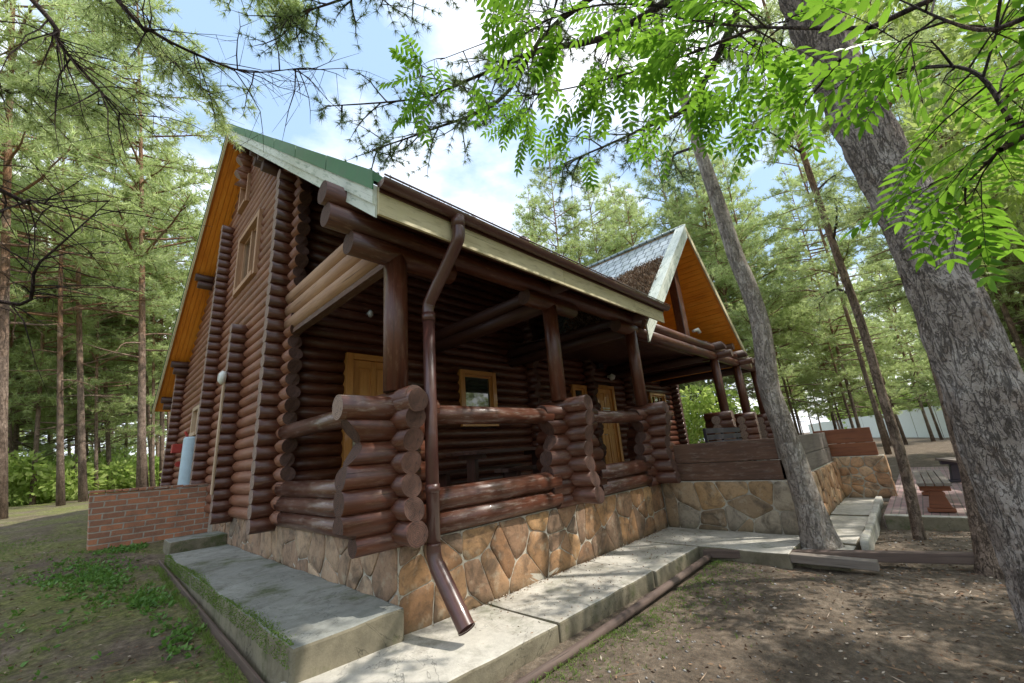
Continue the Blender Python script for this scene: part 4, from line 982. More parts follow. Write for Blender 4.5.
# ------------------------------------------------------------------ trees
def trunk_mesh(name, pts, radii, mat, seg=12, parent=None, bumps=0.0, seed=0, sub=1, flare=None, rough=0):
    pts = [Vector(p) for p in pts]
    if sub > 1:
        sp = smoothpath(pts, sub); rr = []
        for i in range(len(sp)):
            t = i / sub; k = min(int(t), len(radii) - 2); rr.append(radii[k] + (radii[k + 1] - radii[k]) * (t - k))
        pts, radii = sp, rr
    mb = MB(); mb.tube(pts, radii, seg, True, 0)
    if bumps:
        rnd = random.Random(seed); ph = [rnd.uniform(0, 6) for _ in range(12)]
        for i, p in enumerate(pts):
            for k in range(seg):
                v = mb.v[i * seg + k]; d = v - p; t = 2 * PI * k / seg; z = p.z
                f = 1 + bumps * (.5 * math.sin(3 * t + ph[0] + z * .9) + .35 * math.sin(5 * t + ph[1] - z * 1.9) + .3 * math.sin(9 * t + ph[2] + 3.3 * math.sin(z * 1.3)) + .25 * rnd.uniform(-1, 1))
                if flare and z < flare[0]: q = (1 - z / flare[0]); f *= 1 + flare[1] * q * q * (1 + .6 * math.sin(4 * t + ph[3]))
                q_ = p + d * f
                if rough and z < 11:
                    w1 = mnoise.noise(Vector((q_.x * 16, q_.y * 16, q_.z * 3.2))); w2 = mnoise.noise(Vector((q_.x * 38 + 7, q_.y * 38, q_.z * 11)))
                    q_ = q_ + d.normalized() * rough * (1.3 * (abs(w1) * 2.2 - .5) + .6 * w2)
                mb.v[i * seg + k] = q_
    return mb.build(name, mat, parent)

def pine_parts(seed, h=18, r0=.16, cs=.42, nb=46, spread=3.0, tuft=(11, .25, .028), dens=1.3, needle=NEEDLE, bend=.3, deadlow=8):
    """returns trunk object and crown object (limbs go with the trunk)"""
    rnd = random.Random(seed); rng = np.random.RandomState(seed)
    n = 9; px, py = rnd.uniform(-bend, bend), rnd.uniform(-bend, bend)
    pts = [Vector((px * math.sin(i / n * 2.4) , py * math.sin(i / n * 2.9), -.3 + (h + .3) * i / n)) for i in range(n + 1)]
    rad = [r0 * (1.25 if i == 0 else 1) * (1 - .86 * (i / n) ** 1.1) for i in range(n + 1)]
    mb = MB(); mb.tube(pts, rad, 9, True, 0)
    def at(z):
        t = (z + .3) / (h + .3) * n; k = min(max(int(t), 0), n - 1); return pts[k].lerp(pts[k + 1], t - k)
    C_ = []; A_ = []
    for b in range(nb + deadlow):
        dead = b >= nb
        f = rnd.uniform(.16, cs) if dead else cs + (1 - cs) * ((b + rnd.random()) / nb) * .985
        z = h * f; p = at(z); a = rnd.uniform(0, 2 * PI)
        prof = 1.0 if dead else (1 - ((f - cs) / (1 - cs)) ** 1.6) * .9 + .12
        Ln = spread * prof * rnd.uniform(.6, 1.15) * (.6 if dead else 1)
        up = rnd.uniform(-.15, .35) + (.45 * (f - cs) / (1 - cs) if not dead else -.1)
        d = Vector((math.cos(a), math.sin(a), up)); q = [p]; m_ = 5; dd = d.copy()
        for k in range(m_): dd = (dd + Vector((rnd.uniform(-.22, .22), rnd.uniform(-.22, .22), rnd.uniform(-.16, .12)))).normalized(); q.append(q[-1] + dd * (Ln / m_))
        rb = .012 + .020 * Ln / 3
        mb.tube(q, [rb * 1.4, rb * 1.2, rb, rb * .75, rb * .5, rb * .25], 4, False)
        if dead: 
            for k in (2, 3, 4):
                e = q[k] + Vector((rnd.uniform(-1, 1), rnd.uniform(-1, 1), rnd.uniform(-.6, .3))) * .5; mb.tube([q[k], e], [rb * .4, rb * .15], 3, False)
            continue
        nt_ = int(7 * dens * (Ln / 2 + .5))
        for k in range(nt_):
            t = rnd.uniform(.28, 1.0) * m_; i = min(int(t), m_ - 1); s = q[i].lerp(q[i + 1], t - i); ax_ = (q[i + 1] - q[i]).normalized()
            side = Vector((rnd.uniform(-1, 1), rnd.uniform(-1, 1), rnd.uniform(-.25, .55))); tl = rnd.uniform(.25, .75) * (.5 + Ln / 4)
            e = s + (ax_ * .6 + side).normalized() * tl
            mb.tube([s, e], [rb * .35, rb * .12], 3, False)
            ntf = max(2, int(tl / .13))
            for j in range(ntf): u = (j + 1) / ntf; C_.append(s.lerp(e, .15 + .85 * u)); A_.append((e - s).normalized())
        C_.append(q[-1]); A_.append((q[-1] - q[-2]).normalized())
    C_ = np.array([tuple(c) for c in C_]); A_ = np.array([tuple(c) for c in A_])
    C_ = C_ + rng.normal(0, .03, C_.shape)
    V, F = blades(C_, A_, tuft[0], tuft[1], tuft[2], .75, rng)
    return mb, V, F
protos = {}
def make_pine(name, label, group, loc, seed, **kw):
    t = empty(name, loc, label, 'tree', group)
    bk = kw.pop('barkmat', BARKP); nd = kw.get('needle', NEEDLE)
    mb, V, F = pine_parts(seed, **kw)
    mb.build('trunk', bk, t); npmesh('crown', V, F, nd, t)
    return t
def lean(loc, rz):
    # the trees left of the clearing lean a little outward, away from the cabin
    t = -.13 if loc[0] < 8 and loc[1] > 8 else 0.0
    return (Matrix.Rotation(t + rv(-.02, .02), 3, 'Y') @ Matrix.Rotation(rv(-.02, .02), 3, 'X') @ Matrix.Rotation(rz, 3, 'Z')).to_euler()
def dup(root, loc, rz, sc, label, group):
    r = root.copy(); COL.objects.link(r); r.location = loc; r.rotation_euler = lean(loc, rz); r.scale = sc
    r['label'] = label; r['group'] = group
    for ch in list(root.children): c = ch.copy(); COL.objects.link(c); c.parent = r
    return r
TUF = (13, .30, .032)
KW = [dict(h=19, r0=.10, cs=.32, nb=58, spread=3.2), dict(h=21, r0=.115, cs=.36, nb=58, spread=3.6), dict(h=17, r0=.085, cs=.28, nb=56, spread=2.9), dict(h=20, r0=.09, cs=.42, nb=48, spread=3.0), dict(h=15, r0=.09, cs=.24, nb=54, spread=2.8), dict(h=9.5, r0=.09, cs=.14, nb=58, spread=2.3, dens=1.7), dict(h=16, r0=.11, cs=.22, nb=64, spread=3.4, dens=1.5)]
def polar(u, D, v=440):
    """ground point at horizontal distance D along the direction of image column u"""
    r = (right * (u - CX) + down * (v - CY) + fwd * FPX); k = math.hypot(r.x, r.y)
    x = CAM.x + r.x / k * D; y = CAM.y + r.y / k * D; return (x, y, gh(x, y))
# individual trees on the left, from near to far : (column, distance, prototype, label)
LEFT = [(46, 30, 0, 'thin reddish pine leaning slightly at the far left of the clearing'), (74, 25, 1, 'thickest dark pine trunk left of the brick wall'), (107, 30, 2, 'slim straight pine next right of the thick dark pine'),
        (160, 30, 3, 'pale slim pine trunk just left of the cabin eave'), (8, 31, 3, 'grey pine at the left edge of the clearing'), (132, 36, 4, 'slim pine behind the low brick wall, between two straighter trunks'),
        (60, 40, 2, 'far slim pine between the reddish pine and the thick dark pine'), (176, 33, 0, 'pine half hidden beside the cabin corner and red box')]
RIGHT = [(800, 37, 3, 'leftmost reddish pine in front of the grey fence, beyond the terrace'), (838, 40, 1, 'straight reddish pine in front of the fence, left of the thin leaning trunk'), (862, 34, 0, 'pine in front of the fence above the reddish terrace boards'),
         (884, 29, 1, 'brown pine beside the thin leaning trunk, right before the fence'), (905, 41, 3, 'pine in front of the fence, right of the thin leaning trunk'), (823, 52, 2, 'thin far pine behind the reddish pines at the fence'), (942, 46, 2, 'far slim pine seen just left of the large trunk')]
first = {}
def place(i, loc, label, group, sc=None, nm='pine_tree'):
    s = sc or rv(.9, 1.12)
    if i not in first: first[i] = make_pine(nm, label, group, loc, 100 + i, **KW[i]); first[i].rotation_euler = lean(loc, rv(0, 6)); return first[i]
    return dup(first[i], loc, rv(0, 6.28), (s, s, s * rv(.95, 1.08)), label, group)
for u, D, i, lb in LEFT: place(i, polar(u, D), lb, 'pines left of the cabin')
for u, D, i, lb in RIGHT: place(i, polar(u, D), lb, 'pines by the metal fence')
rs = random.Random(11)
def scatter(n, u0, u1, D0, D1, label, group):
    for k in range(n):
        u = u0 + (u1 - u0) * (k + rs.random()) / n; D = math.sqrt(rs.uniform(D0 ** 2, D1 ** 2)); place(rs.randrange(5), polar(u, D), label, group, rs.uniform(.85, 1.2))
scatter(15, -80, 180, 30, 48, 'one of the many slim pines in the woods left of the cabin', 'pines in the woods left of the cabin')
scatter(8, -60, 215, 44, 66, 'one of the far pines deep in the woods left of the cabin', 'far pines left of the cabin')
scatter(11, 770, 1010, 48, 90, 'one of the slim pines in the woods beyond the fence', 'pines in the woods right of the cabin')
scatter(7, 1000, 1140, 14, 34, 'one of the pines in the woods behind the large trunk', 'pines behind the large trunk')
def scatter_low(n, u0, u1, D0, D1, label, group, k):
    for j in range(n): u = u0 + (u1 - u0) * (j + rs.random()) / n; place(k, polar(u, rs.uniform(D0, D1)), label, group, rs.uniform(.8, 1.15))
scatter_low(5, -90, 190, 31, 42, 'one of the broad pines with low hanging crowns left of the cabin', 'broad pines left of the cabin', 6)
scatter_low(2, -70, 200, 36, 50, 'one of the young bushy pines under the tall ones left of the cabin', 'young pines left of the cabin', 5)
scatter_low(6, 775, 935, 34, 48, 'one of the broad pines between the terrace and the metal fence', 'broad pines inside the fence', 6)
for k in range(12): d_ = rs.uniform(4, 18); place(6, (106.8 - 76.8 * (k + rs.random()) / 12 + .316 * d_, 14.16 - 25.6 * (k + .5) / 12 - .949 * d_, 0), 'one of the broad pines with low hanging crowns beyond the fence', 'broad pines beyond the fence', rs.uniform(1.1, 1.5))
scatter_low(6, 1000, 1150, 16, 28, 'one of the young bushy pines behind the large trunk', 'young pines behind the large trunk', 5)
for u, D, k, sc, lb in ((18, 21, 1, 1.3, 'tallest pine with a broad crown rising at the far left'), (150, 24, 1, 1.35, 'tall pine whose crown rises above the left eave of the cabin'), (-40, 20, 0, 1.3, 'tall pine cut by the left edge of the view'), (95, 27, 0, 1.35, 'tall pine with a dense crown between two slimmer trunks at left')):
    place(k, polar(u, D), lb, 'pines left of the cabin', sc)
# behind the cabin
for k, (x, y) in enumerate(((19, 13), (23, 8), (27, 15), (20, 20), (31, 9), (15, 24), (26, 3.5), (36, 13), (22, 27), (33, 20), (29, 5.5), (40, 6), (12, 27))):
    place(k % 5, (x, y, 0), 'one of the pines rising behind the cabin roof', 'pines behind the cabin', rs.uniform(.9, 1.15))
def scatter_mid(n, u0, u1, D0, D1, ks, sc, label, group):
    for j in range(n): u = u0 + (u1 - u0) * (j + rs.random()) / n; place(ks[j % len(ks)], polar(u, rs.uniform(D0, D1)), label, group, rs.uniform(*sc))
scatter_mid(9, 545, 800, 27, 40, (0, 1), (1.15, 1.35), 'one of the pines rising behind the cabin roof', 'pines behind the cabin')
scatter_mid(8, 580, 800, 30, 44, (6,), (1.1, 1.4), 'one of the broad leafy crowned pines behind the gable roof', 'broad pines behind the cabin')
scatter_mid(5, -40, 190, 34, 46, (6,), (1.2, 1.4), 'one of the broad pines with low hanging crowns left of the cabin', 'broad pines left of the cabin')
# pines behind and beside the photographer that shade the yard
for k, (x, y) in enumerate(((11.5, -8.6), (1.5, -12.5), (8.0, -15.5), (-2.5, -11), (14.5, -11), (5.5, -16), (-5, -7.5))):
    place(k % 5, (x, y, gh(x, y)), 'one of the pines standing in the yard in front of the cabin', 'pines in the front yard', rs.uniform(.95, 1.15))

def pix(u, v, D):
    r = (right * (u - CX) + down * (v - CY) + fwd * FPX).normalized(); return tuple(CAM + r * D)
# near trunks ---------------------------------------------------------------
# leaning slender trunk beside the terrace
T2 = [(5.12, -2.35, -.1), (5.12, -2.33, .43), (5.10, -2.31, .75), (5.09, -2.30, 1.08), (5.06, -2.26, 1.6), (5.03, -2.22, 2.13), (5.06, -2.27, 2.74), (5.08, -2.30, 3.13), (5.08, -2.29, 3.52), (5.05, -2.26, 3.94), (5.0, -2.21, 4.36), (4.95, -2.15, 5.4), (4.88, -2.08, 6.46), (4.84, -2.03, 7.77), (4.74, -1.94, 8.94), (4.68, -1.87, 10.75), (4.61, -1.79, 13.5), (4.6, -1.8, 16.5)]
R2 = [.21, .18, .162, .155, .148, .142, .138, .133, .13, .126, .12, .11, .10, .092, .083, .07, .05, .02]
def near_tree(name, label, pts, rad, mat, seg, seed, crown=None, sub=5, bumps=.06, flare=None, cat='tree', needle=NEEDLEB, rough=0):
    o0 = Vector(pts[0]); t = empty(name, tuple(o0), label, cat)
    lp = [Vector(p) - o0 for p in pts]
    trunk_mesh('trunk', lp, rad, mat, seg, t, bumps, seed, sub, flare, rough)
    return t, o0
def limb_set(t, o0, limbs, r, needle, seed, twig_n=9, tl=(.3, .8), tuft=(12, .11, .007), bare=False, mat=TWIG, hang=-.25, names=('limb', 'crown')):
    """limbs: list of polylines in world coordinates"""
    rnd = random.Random(seed); rng = np.random.RandomState(seed); C_ = []; A_ = []
    for L in limbs:
        mb = MB()
        q = smoothpath([Vector(p) - o0 for p in L], 5); n = len(q)
        mb.tube(q, [r * (1 - .85 * i / (n - 1)) for i in range(n)], 6, True, 0)
        tot = sum((q[i + 1] - q[i]).length for i in range(n - 1))
        for k in range(int(twig_n * tot)):
            t_ = rnd.uniform(.12, 1) * (n - 1); i = min(int(t_), n - 2); s = q[i].lerp(q[i + 1], t_ - i); ax_ = (q[i + 1] - q[i]).normalized()
            ln = rnd.uniform(*tl); e = s; pp = [s]; dd = (ax_ * .7 + Vector((rnd.uniform(-1, 1), rnd.uniform(-1, 1), rnd.uniform(-.8, .6)))).normalized()
            for j in range(4): dd = (dd + Vector((rnd.uniform(-.3, .3), rnd.uniform(-.3, .3), rnd.uniform(-.3, .25) + hang * .25))).normalized(); pp.append(pp[-1] + dd * ln / 4)
            mb.tube(pp, [r * .28, r * .24, r * .18, r * .13, r * .06], 4, False)
            for j in (1, 2, 3):
                if rnd.random() < .8:
                    d2 = Vector((rnd.uniform(-1, 1), rnd.uniform(-1, 1), rnd.uniform(-1, .4))).normalized(); e2 = pp[j] + d2 * ln * .45; mb.tube([pp[j], e2], [r * .12, r * .05], 3, False)
                    if not bare:
                        for u in (.45, .75, 1.0): C_.append(pp[j].lerp(e2, u)); A_.append(d2)
            if not bare:
                for j in range(1, 5): C_.append(pp[j]); A_.append((pp[j] - pp[j - 1]).normalized())
        mb.build(names[0], mat, t)
    if C_:
        V, F = blades(np.array([tuple(c) for c in C_]), np.array([tuple(c) for c in A_]), tuft[0], tuft[1], tuft[2], .8, rng); npmesh(names[1], V, F, needle, t)
t2, o2 = near_tree('slender_tree', 'grey brown slender trunk leaning over the path corner in front of the terrace wall', T2, R2, BARKS, 40, 21, flare=(.5, .2), bumps=.04, rough=.004)
limb_set(t2, o2, [[(4.74, -1.94, 8.9), (3.9, -1.6, 9.4), (3.0, -1.0, 9.9)], [(4.8, -2.0, 8.0), (5.6, -2.6, 8.8), (6.3, -3.2, 9.2)], [(4.66, -1.85, 10.9), (4.0, -.6, 11.5), (3.6, .6, 11.6)], [(4.6, -1.8, 12.5), (3.4, -2.6, 13.2), (2.4, -3.1, 13.4)], [(4.6, -1.8, 13.5), (5.8, -1.0, 14.2), (6.8, -.4, 14.4)], [(4.9, -2.1, 6.6), (5.6, -1.4, 7.2), (6.5, -1.2, 7.4)]], .035, NEEDLEB, 5, 6, (.4, 1.0), (10, .16, .012))
# the large trunk at the right
TB = [(2.02, -4.10, -.25), (1.98, -4.09, .04), (1.96, -4.08, .36), (1.96, -4.08, .8), (1.96, -4.08, 1.3), (1.96, -4.08, 1.9), (1.95, -4.07, 2.5), (1.93, -4.05, 3.0), (1.88, -4.0, 3.5), (1.84, -3.96, 4.0), (1.80, -3.92, 4.7), (1.77, -3.89, 5.5), (1.75, -3.88, 6.5), (1.8, -3.95, 8.1), (1.8, -4.0, 11), (1.7, -4.1, 15), (1.6, -4.2, 19)]
RB = [.25, .225, .21, .205, .20, .192, .180, .174, .172, .172, .170, .168, .162, .15, .12, .07, .03]
tb, ob = near_tree('large_pine', 'large rough barked pine trunk rising across the right side of the view', TB, RB, BARKG, 96, 31, sub=14, bumps=.03, flare=(.5, .25), rough=.012)
limb_set(tb, ob, [[(1.8, -3.95, 6.2), pix(620, 30, 5.6), pix(540, 50, 6.2), pix(480, 75, 6.5), pix(420, 98, 6.7), pix(330, 106, 6.9)], [(1.8, -3.95, 6.6), pix(560, 20, 6.4), pix(500, 100, 6.8), pix(430, 130, 7.0), pix(372, 150, 7.1)], [(1.8, -3.95, 7.6), pix(520, -70, 6.6), pix(420, -30, 6.8), pix(340, 0, 7.0), pix(285, 18, 7.2)], [(1.8, -3.95, 6.4), pix(700, 90, 5.6), pix(640, 130, 6.2), pix(560, 165, 6.8)],  [(1.8, -3.95, 8.0), (.7, -3.6, 8.9), (-.6, -2.6, 9.2), (-1.2, -1.6, 8.9)],
                  [(1.8, -3.95, 7.6), (2.6, -3.0, 8.2), (3.3, -2.2, 8.3), (3.7, -1.2, 8.0)], [(1.8, -4, 9.4), (2.7, -3.4, 10.2), (3.8, -2.9, 10.4)], [(1.8, -4, 10), (1.2, -2.6, 10.8), (.6, -1.4, 10.9)], [(1.8, -4, 8.7), (2.9, -4.6, 9.3), (4.0, -5.0, 9.4)], [(1.8, -4, 9.0), (1.0, -5.2, 9.8), (0.2, -6, 9.9)]],
         .045, NEEDLEB, 8, 7, (.3, .8), (22, .10, .007))
# thin leaning dark trunk and dark second trunk by the large pine
T3 = [(6.33, -3.32, -.2), (6.41, -3.40, .8), (6.42, -3.41, 1.53), (6.42, -3.41, 2.01), (6.44, -3.43, 3.08), (6.41, -3.40, 4.44), (6.39, -3.38, 6.36), (6.42, -3.41, 7.88), (6.5, -3.5, 9.7), (6.5, -3.5, 11.5)]
t3, o3 = near_tree('young_pine', 'thin dark leaning pine trunk beside the kerb in front of the benches', T3, [.072, .066, .063, .061, .058, .053, .047, .04, .03, .01], BARKP, 12, 41, bumps=.05)
limb_set(t3, o3, [[(6.44, -3.43, 3.6), (6.9, -3.2, 3.9), (7.3, -2.9, 3.8)], [(6.42, -3.41, 4.6), (6.0, -3.6, 5.0), (5.6, -3.5, 5.1)], [(6.4, -3.4, 5.6), (6.9, -3.7, 6.0), (7.4, -3.9, 6.0)], [(6.4, -3.38, 6.4), (5.9, -3.0, 6.9), (5.5, -2.7, 6.9)], [(6.4, -3.4, 7.5), (6.9, -3.0, 8.0), (7.2, -2.6, 8.1)], [(6.45, -3.45, 8.6), (6.0, -3.8, 9.1), (5.7, -4.1, 9.2)], [(6.5, -3.5, 9.6), (6.9, -3.3, 10.3), (7.1, -3.2, 10.6)], [(6.5, -3.5, 10.8), (6.4, -3.1, 11.3), (6.3, -2.9, 11.6)]], .022, NEEDLE, 15, 9, (.25, .7), (10, .13, .012))
T4 = [(4.94, -3.89, -.25), (5.0, -3.96, .38), (5.06, -4.02, .91), (5.08, -4.04, 1.36), (5.10, -4.07, 1.96), (5.15, -4.11, 2.86), (5.2, -4.17, 3.86), (5.3, -4.3, 5.2), (5.4, -4.4, 8), (5.4, -4.4, 11)]
t4, o4 = near_tree('second_pine', 'dark narrow trunk standing just behind the large rough pine', T4, [.13, .11, .10, .10, .095, .09, .085, .08, .055, .02], BARKP, 14, 51, bumps=.06, flare=(.4, .4))
limb_set(t4, o4, [[(5.4, -4.4, 7.2), (6.0, -4.9, 7.6), (6.6, -5.2, 7.6)], [(5.4, -4.4, 8.0), (5.7, -3.7, 8.6), (6.0, -3.0, 8.7)], [(5.4, -4.4, 9.2), (4.8, -4.8, 9.8), (4.3, -5.2, 9.9)], [(5.4, -4.4, 10.2), (5.9, -4.1, 10.8), (6.3, -3.8, 11)]], .03, NEEDLE, 16, 8, (.3, .8), (10, .14, .012))
# pine at the left whose bare boughs hang into the view
TL = [(-5.6, 1.6, -.2), (-5.6, 1.6, 2), (-5.55, 1.65, 5), (-5.5, 1.7, 8), (-5.5, 1.7, 12), (-5.4, 1.8, 16)]
tl_, ol = near_tree('overhanging_pine', 'pine whose dark bare boughs hang across the upper left corner', TL, [.2, .18, .165, .15, .1, .03], BARKP, 16, 61)
limb_set(tl_, ol, [[(-5.5, 1.7, 8.3), pix(25, -8, 6.9), pix(58, 42, 6.6), pix(98, 88, 6.4), pix(128, 122, 6.2)], [(-5.5, 1.7, 9.5), pix(112, -6, 7.3), pix(150, 30, 7.0), pix(205, 58, 6.8), pix(250, 72, 6.6), pix(300, 68, 6.5)],
                  [(-5.5, 1.7, 5.2), pix(-10, 185, 6.6), pix(30, 200, 6.4), pix(68, 209, 6.2)], [(-5.5, 1.7, 4.2), pix(-10, 300, 6.8), pix(40, 262, 6.6), pix(110, 200, 6.6)]], .028, NEEDLEB, 17, 6, (.4, 1.2), (6, .09, .006), bare=True)
limb_set(tl_, ol, [[(-5.5, 1.7, 9), pix(60, -40, 7.6), pix(110, 10, 7.6), pix(170, 60, 7.5), pix(215, 100, 7.4)], [(-5.5, 1.7, 8), pix(-30, 60, 7.6), pix(40, 90, 7.4), pix(120, 110, 7.4)], [(-5.5, 1.7, 11), pix(200, -60, 8), pix(260, -20, 7.8), pix(290, 10, 7.6)]], .03, NEEDLE, 18, 8, (.3, .7), (18, .12, .009), names=('limb', 'crown'))

def leafy(loc, label, seed, n, k_):  # unseen trees added to throw dappled shade over the right-hand ground
    sh = empty('added_shade_tree', loc, label, 'tree')
    trunk_mesh('trunk', [(0, 0, -.2), (.05, .05, 2), (0, .1, 4), (.1, .1, 6.5)], [.09, .08, .05, .02], BARKS, 10, sh)
    rg_ = np.random.RandomState(seed); cc = np.stack([rg_.normal(0, 1.15, k_), rg_.normal(0, 1.05, k_), rg_.uniform(2.6, 7.6, k_)], 1); ii_ = rg_.randint(0, k_, n); dv_ = unit(rg_.normal(size=(n, 3)))
    V, F = leaves(cc[ii_] + dv_ * rg_.uniform(.1, .55, (n, 1)), dv_, .12, .065, rg_); npmesh('crown', V, F, LEAFB, sh)
leafy((4.7, -7.3, -.15), 'leafy tree added outside the view at the right to shade the ground', 31, 24000, 46)
leafy((8.2, -8.6, -.15), 'second leafy tree added outside the view at the right to deepen the shade', 32, 20000, 40)
# rowan: trunk outside the view on the right, leafy boughs reaching in ---------------------------------
rt = empty('rowan_tree', (.75, -6.3, -.15), 'rowan with bright green feathery leaves hanging across the upper right of the view', 'tree')
orr = Vector((.75, -6.3, -.15))
trunk_mesh('trunk', [(0, 0, -.2), (.05, .05, 1), (.1, .15, 2), (.05, .3, 3), (-.1, .45, 4), (-.2, .5, 5.2)], [.09, .08, .07, .055, .04, .015], BARKS, 12, rt, .05, 3, 4)
boughs = [([(870, 28, 1.9), (800, 28, 2.1), (740, 26, 2.3), (690, 20, 2.5), (640, 10, 2.8)], .75), ([(1010, 120, 1.9), (970, 70, 2.1), (900, 70, 2.4), (830, 90, 2.7)], 1.0),
          ([(1050, 100, 1.7), (1000, 150, 1.9), (960, 190, 2.1)], 1.0), ([(760, 26, 2.3), (700, 50, 2.6), (640, 70, 2.9), (560, 90, 3.1), (500, 95, 3.3), (420, 75, 3.4)], 1.2),
          ([(700, 10, 2.6), (600, 5, 2.9), (520, 30, 3.1), (440, 60, 3.2)], 1.2), ([(1060, 0, 1.5), (980, 30, 1.7), (900, 0, 1.9)], 1.2),
          ([(840, 60, 2.5), (800, 110, 2.7)], .5), ([(640, -30, 3.0), (610, 50, 3.2), (590, 130, 3.5)], .9), ([(700, 40, 2.9), (690, 100, 3.2), (660, 170, 3.6)], .45), ([(755, 40, 2.8), (740, 100, 3.0)], .7), ([(560, -10, 3.0), (540, 60, 3.3), (530, 120, 3.5)], .7)]
mb = MB(); rnd = random.Random(5); LV = []
LC = []; LA = []; LN = []
def compound(p, d, scale):
    """one feathery leaf: rachis tube and paired leaflets"""
    d = d.normalized(); side = d.cross(Vector((0, 0, 1))); side = side.normalized() if side.length > .05 else Vector((1, 0, 0))
    up = side.cross(d).normalized(); roll = rnd.uniform(-.5, .5); side, up = (side * math.cos(roll) + up * math.sin(roll)), (up * math.cos(roll) - side * math.sin(roll))
    Lr = .20 * scale; q = [p]; dd = d.copy()
    for k in range(7): dd = (dd + Vector((0, 0, -.07))).normalized(); q.append(q[-1] + dd * Lr / 7)
    mb.tube([q[0], q[3], q[7]], [.0018, .0014, .0007], 3, False)
    for k in range(2, 8):
        ax_ = (q[k] - q[k - 1]).normalized(); sz = scale * .058 * (1 - abs(k - 4.5) * .06)
        for s in (-1, 1):
            ld = (side * s + ax_ * .55 + Vector((0, 0, -.18 + rnd.uniform(-.12, .12)))).normalized(); LN.append((q[k], ld, up, sz))
    LN.append((q[7], dd, up, .055 * scale))
for pl, dn in boughs:
    pts = [Vector(pix(*p)) - orr for p in pl]; q = smoothpath(pts, 6); n = len(q)
    mb.tube(q, [.007 * (1 - .7 * i / (n - 1)) for i in range(n)], 6, False)
    tot = sum((q[i + 1] - q[i]).length for i in range(n - 1))
    for k in range(int(tot * 9 * dn) + 3):
        t_ = rnd.uniform(.02, 1) * (n - 1); i = min(int(t_), n - 2); s = q[i].lerp(q[i + 1], t_ - i); ax_ = (q[i + 1] - q[i]).normalized()
        dd = (ax_ * .6 + Vector((rnd.uniform(-1, 1), rnd.uniform(-1, 1), rnd.uniform(-.7, .35)))).normalized(); tl = rnd.uniform(.06, .28); e = s + dd * tl
        mb.tube([s, s.lerp(e, .5) + Vector((0, 0, .01)), e], [.004, .003, .002], 4, False)
        for j in range(rnd.choice((2, 3, 3))): compound(s.lerp(e, rnd.uniform(.5, 1)), dd + Vector((rnd.uniform(-.8, .8), rnd.uniform(-.8, .8), rnd.uniform(-.6, .2))), rnd.uniform(.95, 1.35))
for a, b in (((-.05, .35, 3.2), (870, 28, 1.9)), ((.0, .3, 3.0), (1000, 150, 1.7)), ((.05, .25, 2.8), (1040, 120, 1.6)), ((-.1, .4, 3.6), (1060, 20, 1.3)), ((.1, .2, 2.4), (1050, 100, 1.7))):
    B = Vector(pix(*b)) - orr; A = Vector(a); mb.tube(smoothpath([A, A.lerp(B, .5) + Vector((0, 0, .15)), B], 5), .008, 6, False)
for a, b in (((-.2, .5, 5.0), (700, 10, 2.6)), ((-.2, .5, 4.8), (640, -30, 3.0))):
    B = Vector(pix(*b)) - orr; A = Vector(a); mb.tube(smoothpath([A, A.lerp(B, .5) + Vector((0, 0, .1)), B], 5), .008, 6, False)
mb.build('limb', TWIG, rt)
V = []; F = []
for (p, d, up, sz) in LN:
    w_ = up.cross(d).normalized() * sz * .17; b = len(V); m1 = p + d * sz * .3; m2 = p + d * sz * .7; dr = up * sz * .05
    V += [p, m1 + w_ + dr, m1, m1 - w_ + dr, m2 + w_ * .85 + dr * .6, m2 - dr, m2 - w_ * .85 + dr * .6, p + d * sz - dr * 2]
    F += [(b, b + 2, b + 1), (b, b + 3, b + 2), (b + 1, b + 2, b + 4), (b + 2, b + 5, b + 4), (b + 2, b + 3, b + 5), (b + 3, b + 6, b + 5), (b + 4, b + 5, b + 7), (b + 5, b + 6, b + 7)]
npmesh('leaves', [tuple(v) for v in V], F, ROWAN, rt)

# ------------------------------------------------------------------ vegetation stuff
rng = np.random.RandomState(9)
def bush_mass(name, spots, mat, n, length, width, hgt):
    C_ = []; A_ = []
    for (x, y, z, r, h) in spots:
        m_ = int(n * r * h); k = 7
        cc = np.stack([x + rng.normal(0, r * .5, k), y + rng.normal(0, r * .5, k), z + rng.uniform(.1, 1, k) ** .8 * h * .85], 1)
        i = rng.randint(0, k, m_); dv = unit(rng.normal(size=(m_, 3))); rad = r * rng.uniform(.2, .5, (m_, 1))
        C_.append(cc[i] + dv * rad * np.array([1, 1, .75])); A_.append(dv + np.array([0, 0, -.2]))
    C_ = np.concatenate(C_); A_ = np.concatenate(A_); V, F = leaves(C_, A_, length, width, rng)
    return tag(npmesh(name, V, F, mat), None, None, None, 'stuff')
def spots(n, u0, u1, D0, D1, r=(1.2, 2.6), h=(1.5, 4)):
    o = []
    for k in range(n):
        u = u0 + (u1 - u0) * (k + rs.random()) / n; p = polar(u, rs.uniform(D0, D1)); o.append((p[0], p[1], p[2] - .1, rs.uniform(*r), rs.uniform(*h)))
    return o
b1 = bush_mass('undergrowth', spots(46, -70, 240, 30, 52, (1.2, 2.4), (1.2, 3)), LEAFB, 260, .30, .17, 3); tag(b1, 'bright green undergrowth filling the woods left of the cabin', 'undergrowth')
b2 = bush_mass('undergrowth', [(106.8 - 76.8 * k / 30 + .316 * d_, 14.16 - 25.6 * k / 30 - .949 * d_, -.1, rs.uniform(2, 3.5), rs.uniform(3.5, 7)) for k, d_ in [(k, rs.uniform(4, 14)) for k in range(31)]], LEAFB, 90, .6, .4, 3); tag(b2, 'green undergrowth in the woods beyond the metal fence', 'undergrowth')
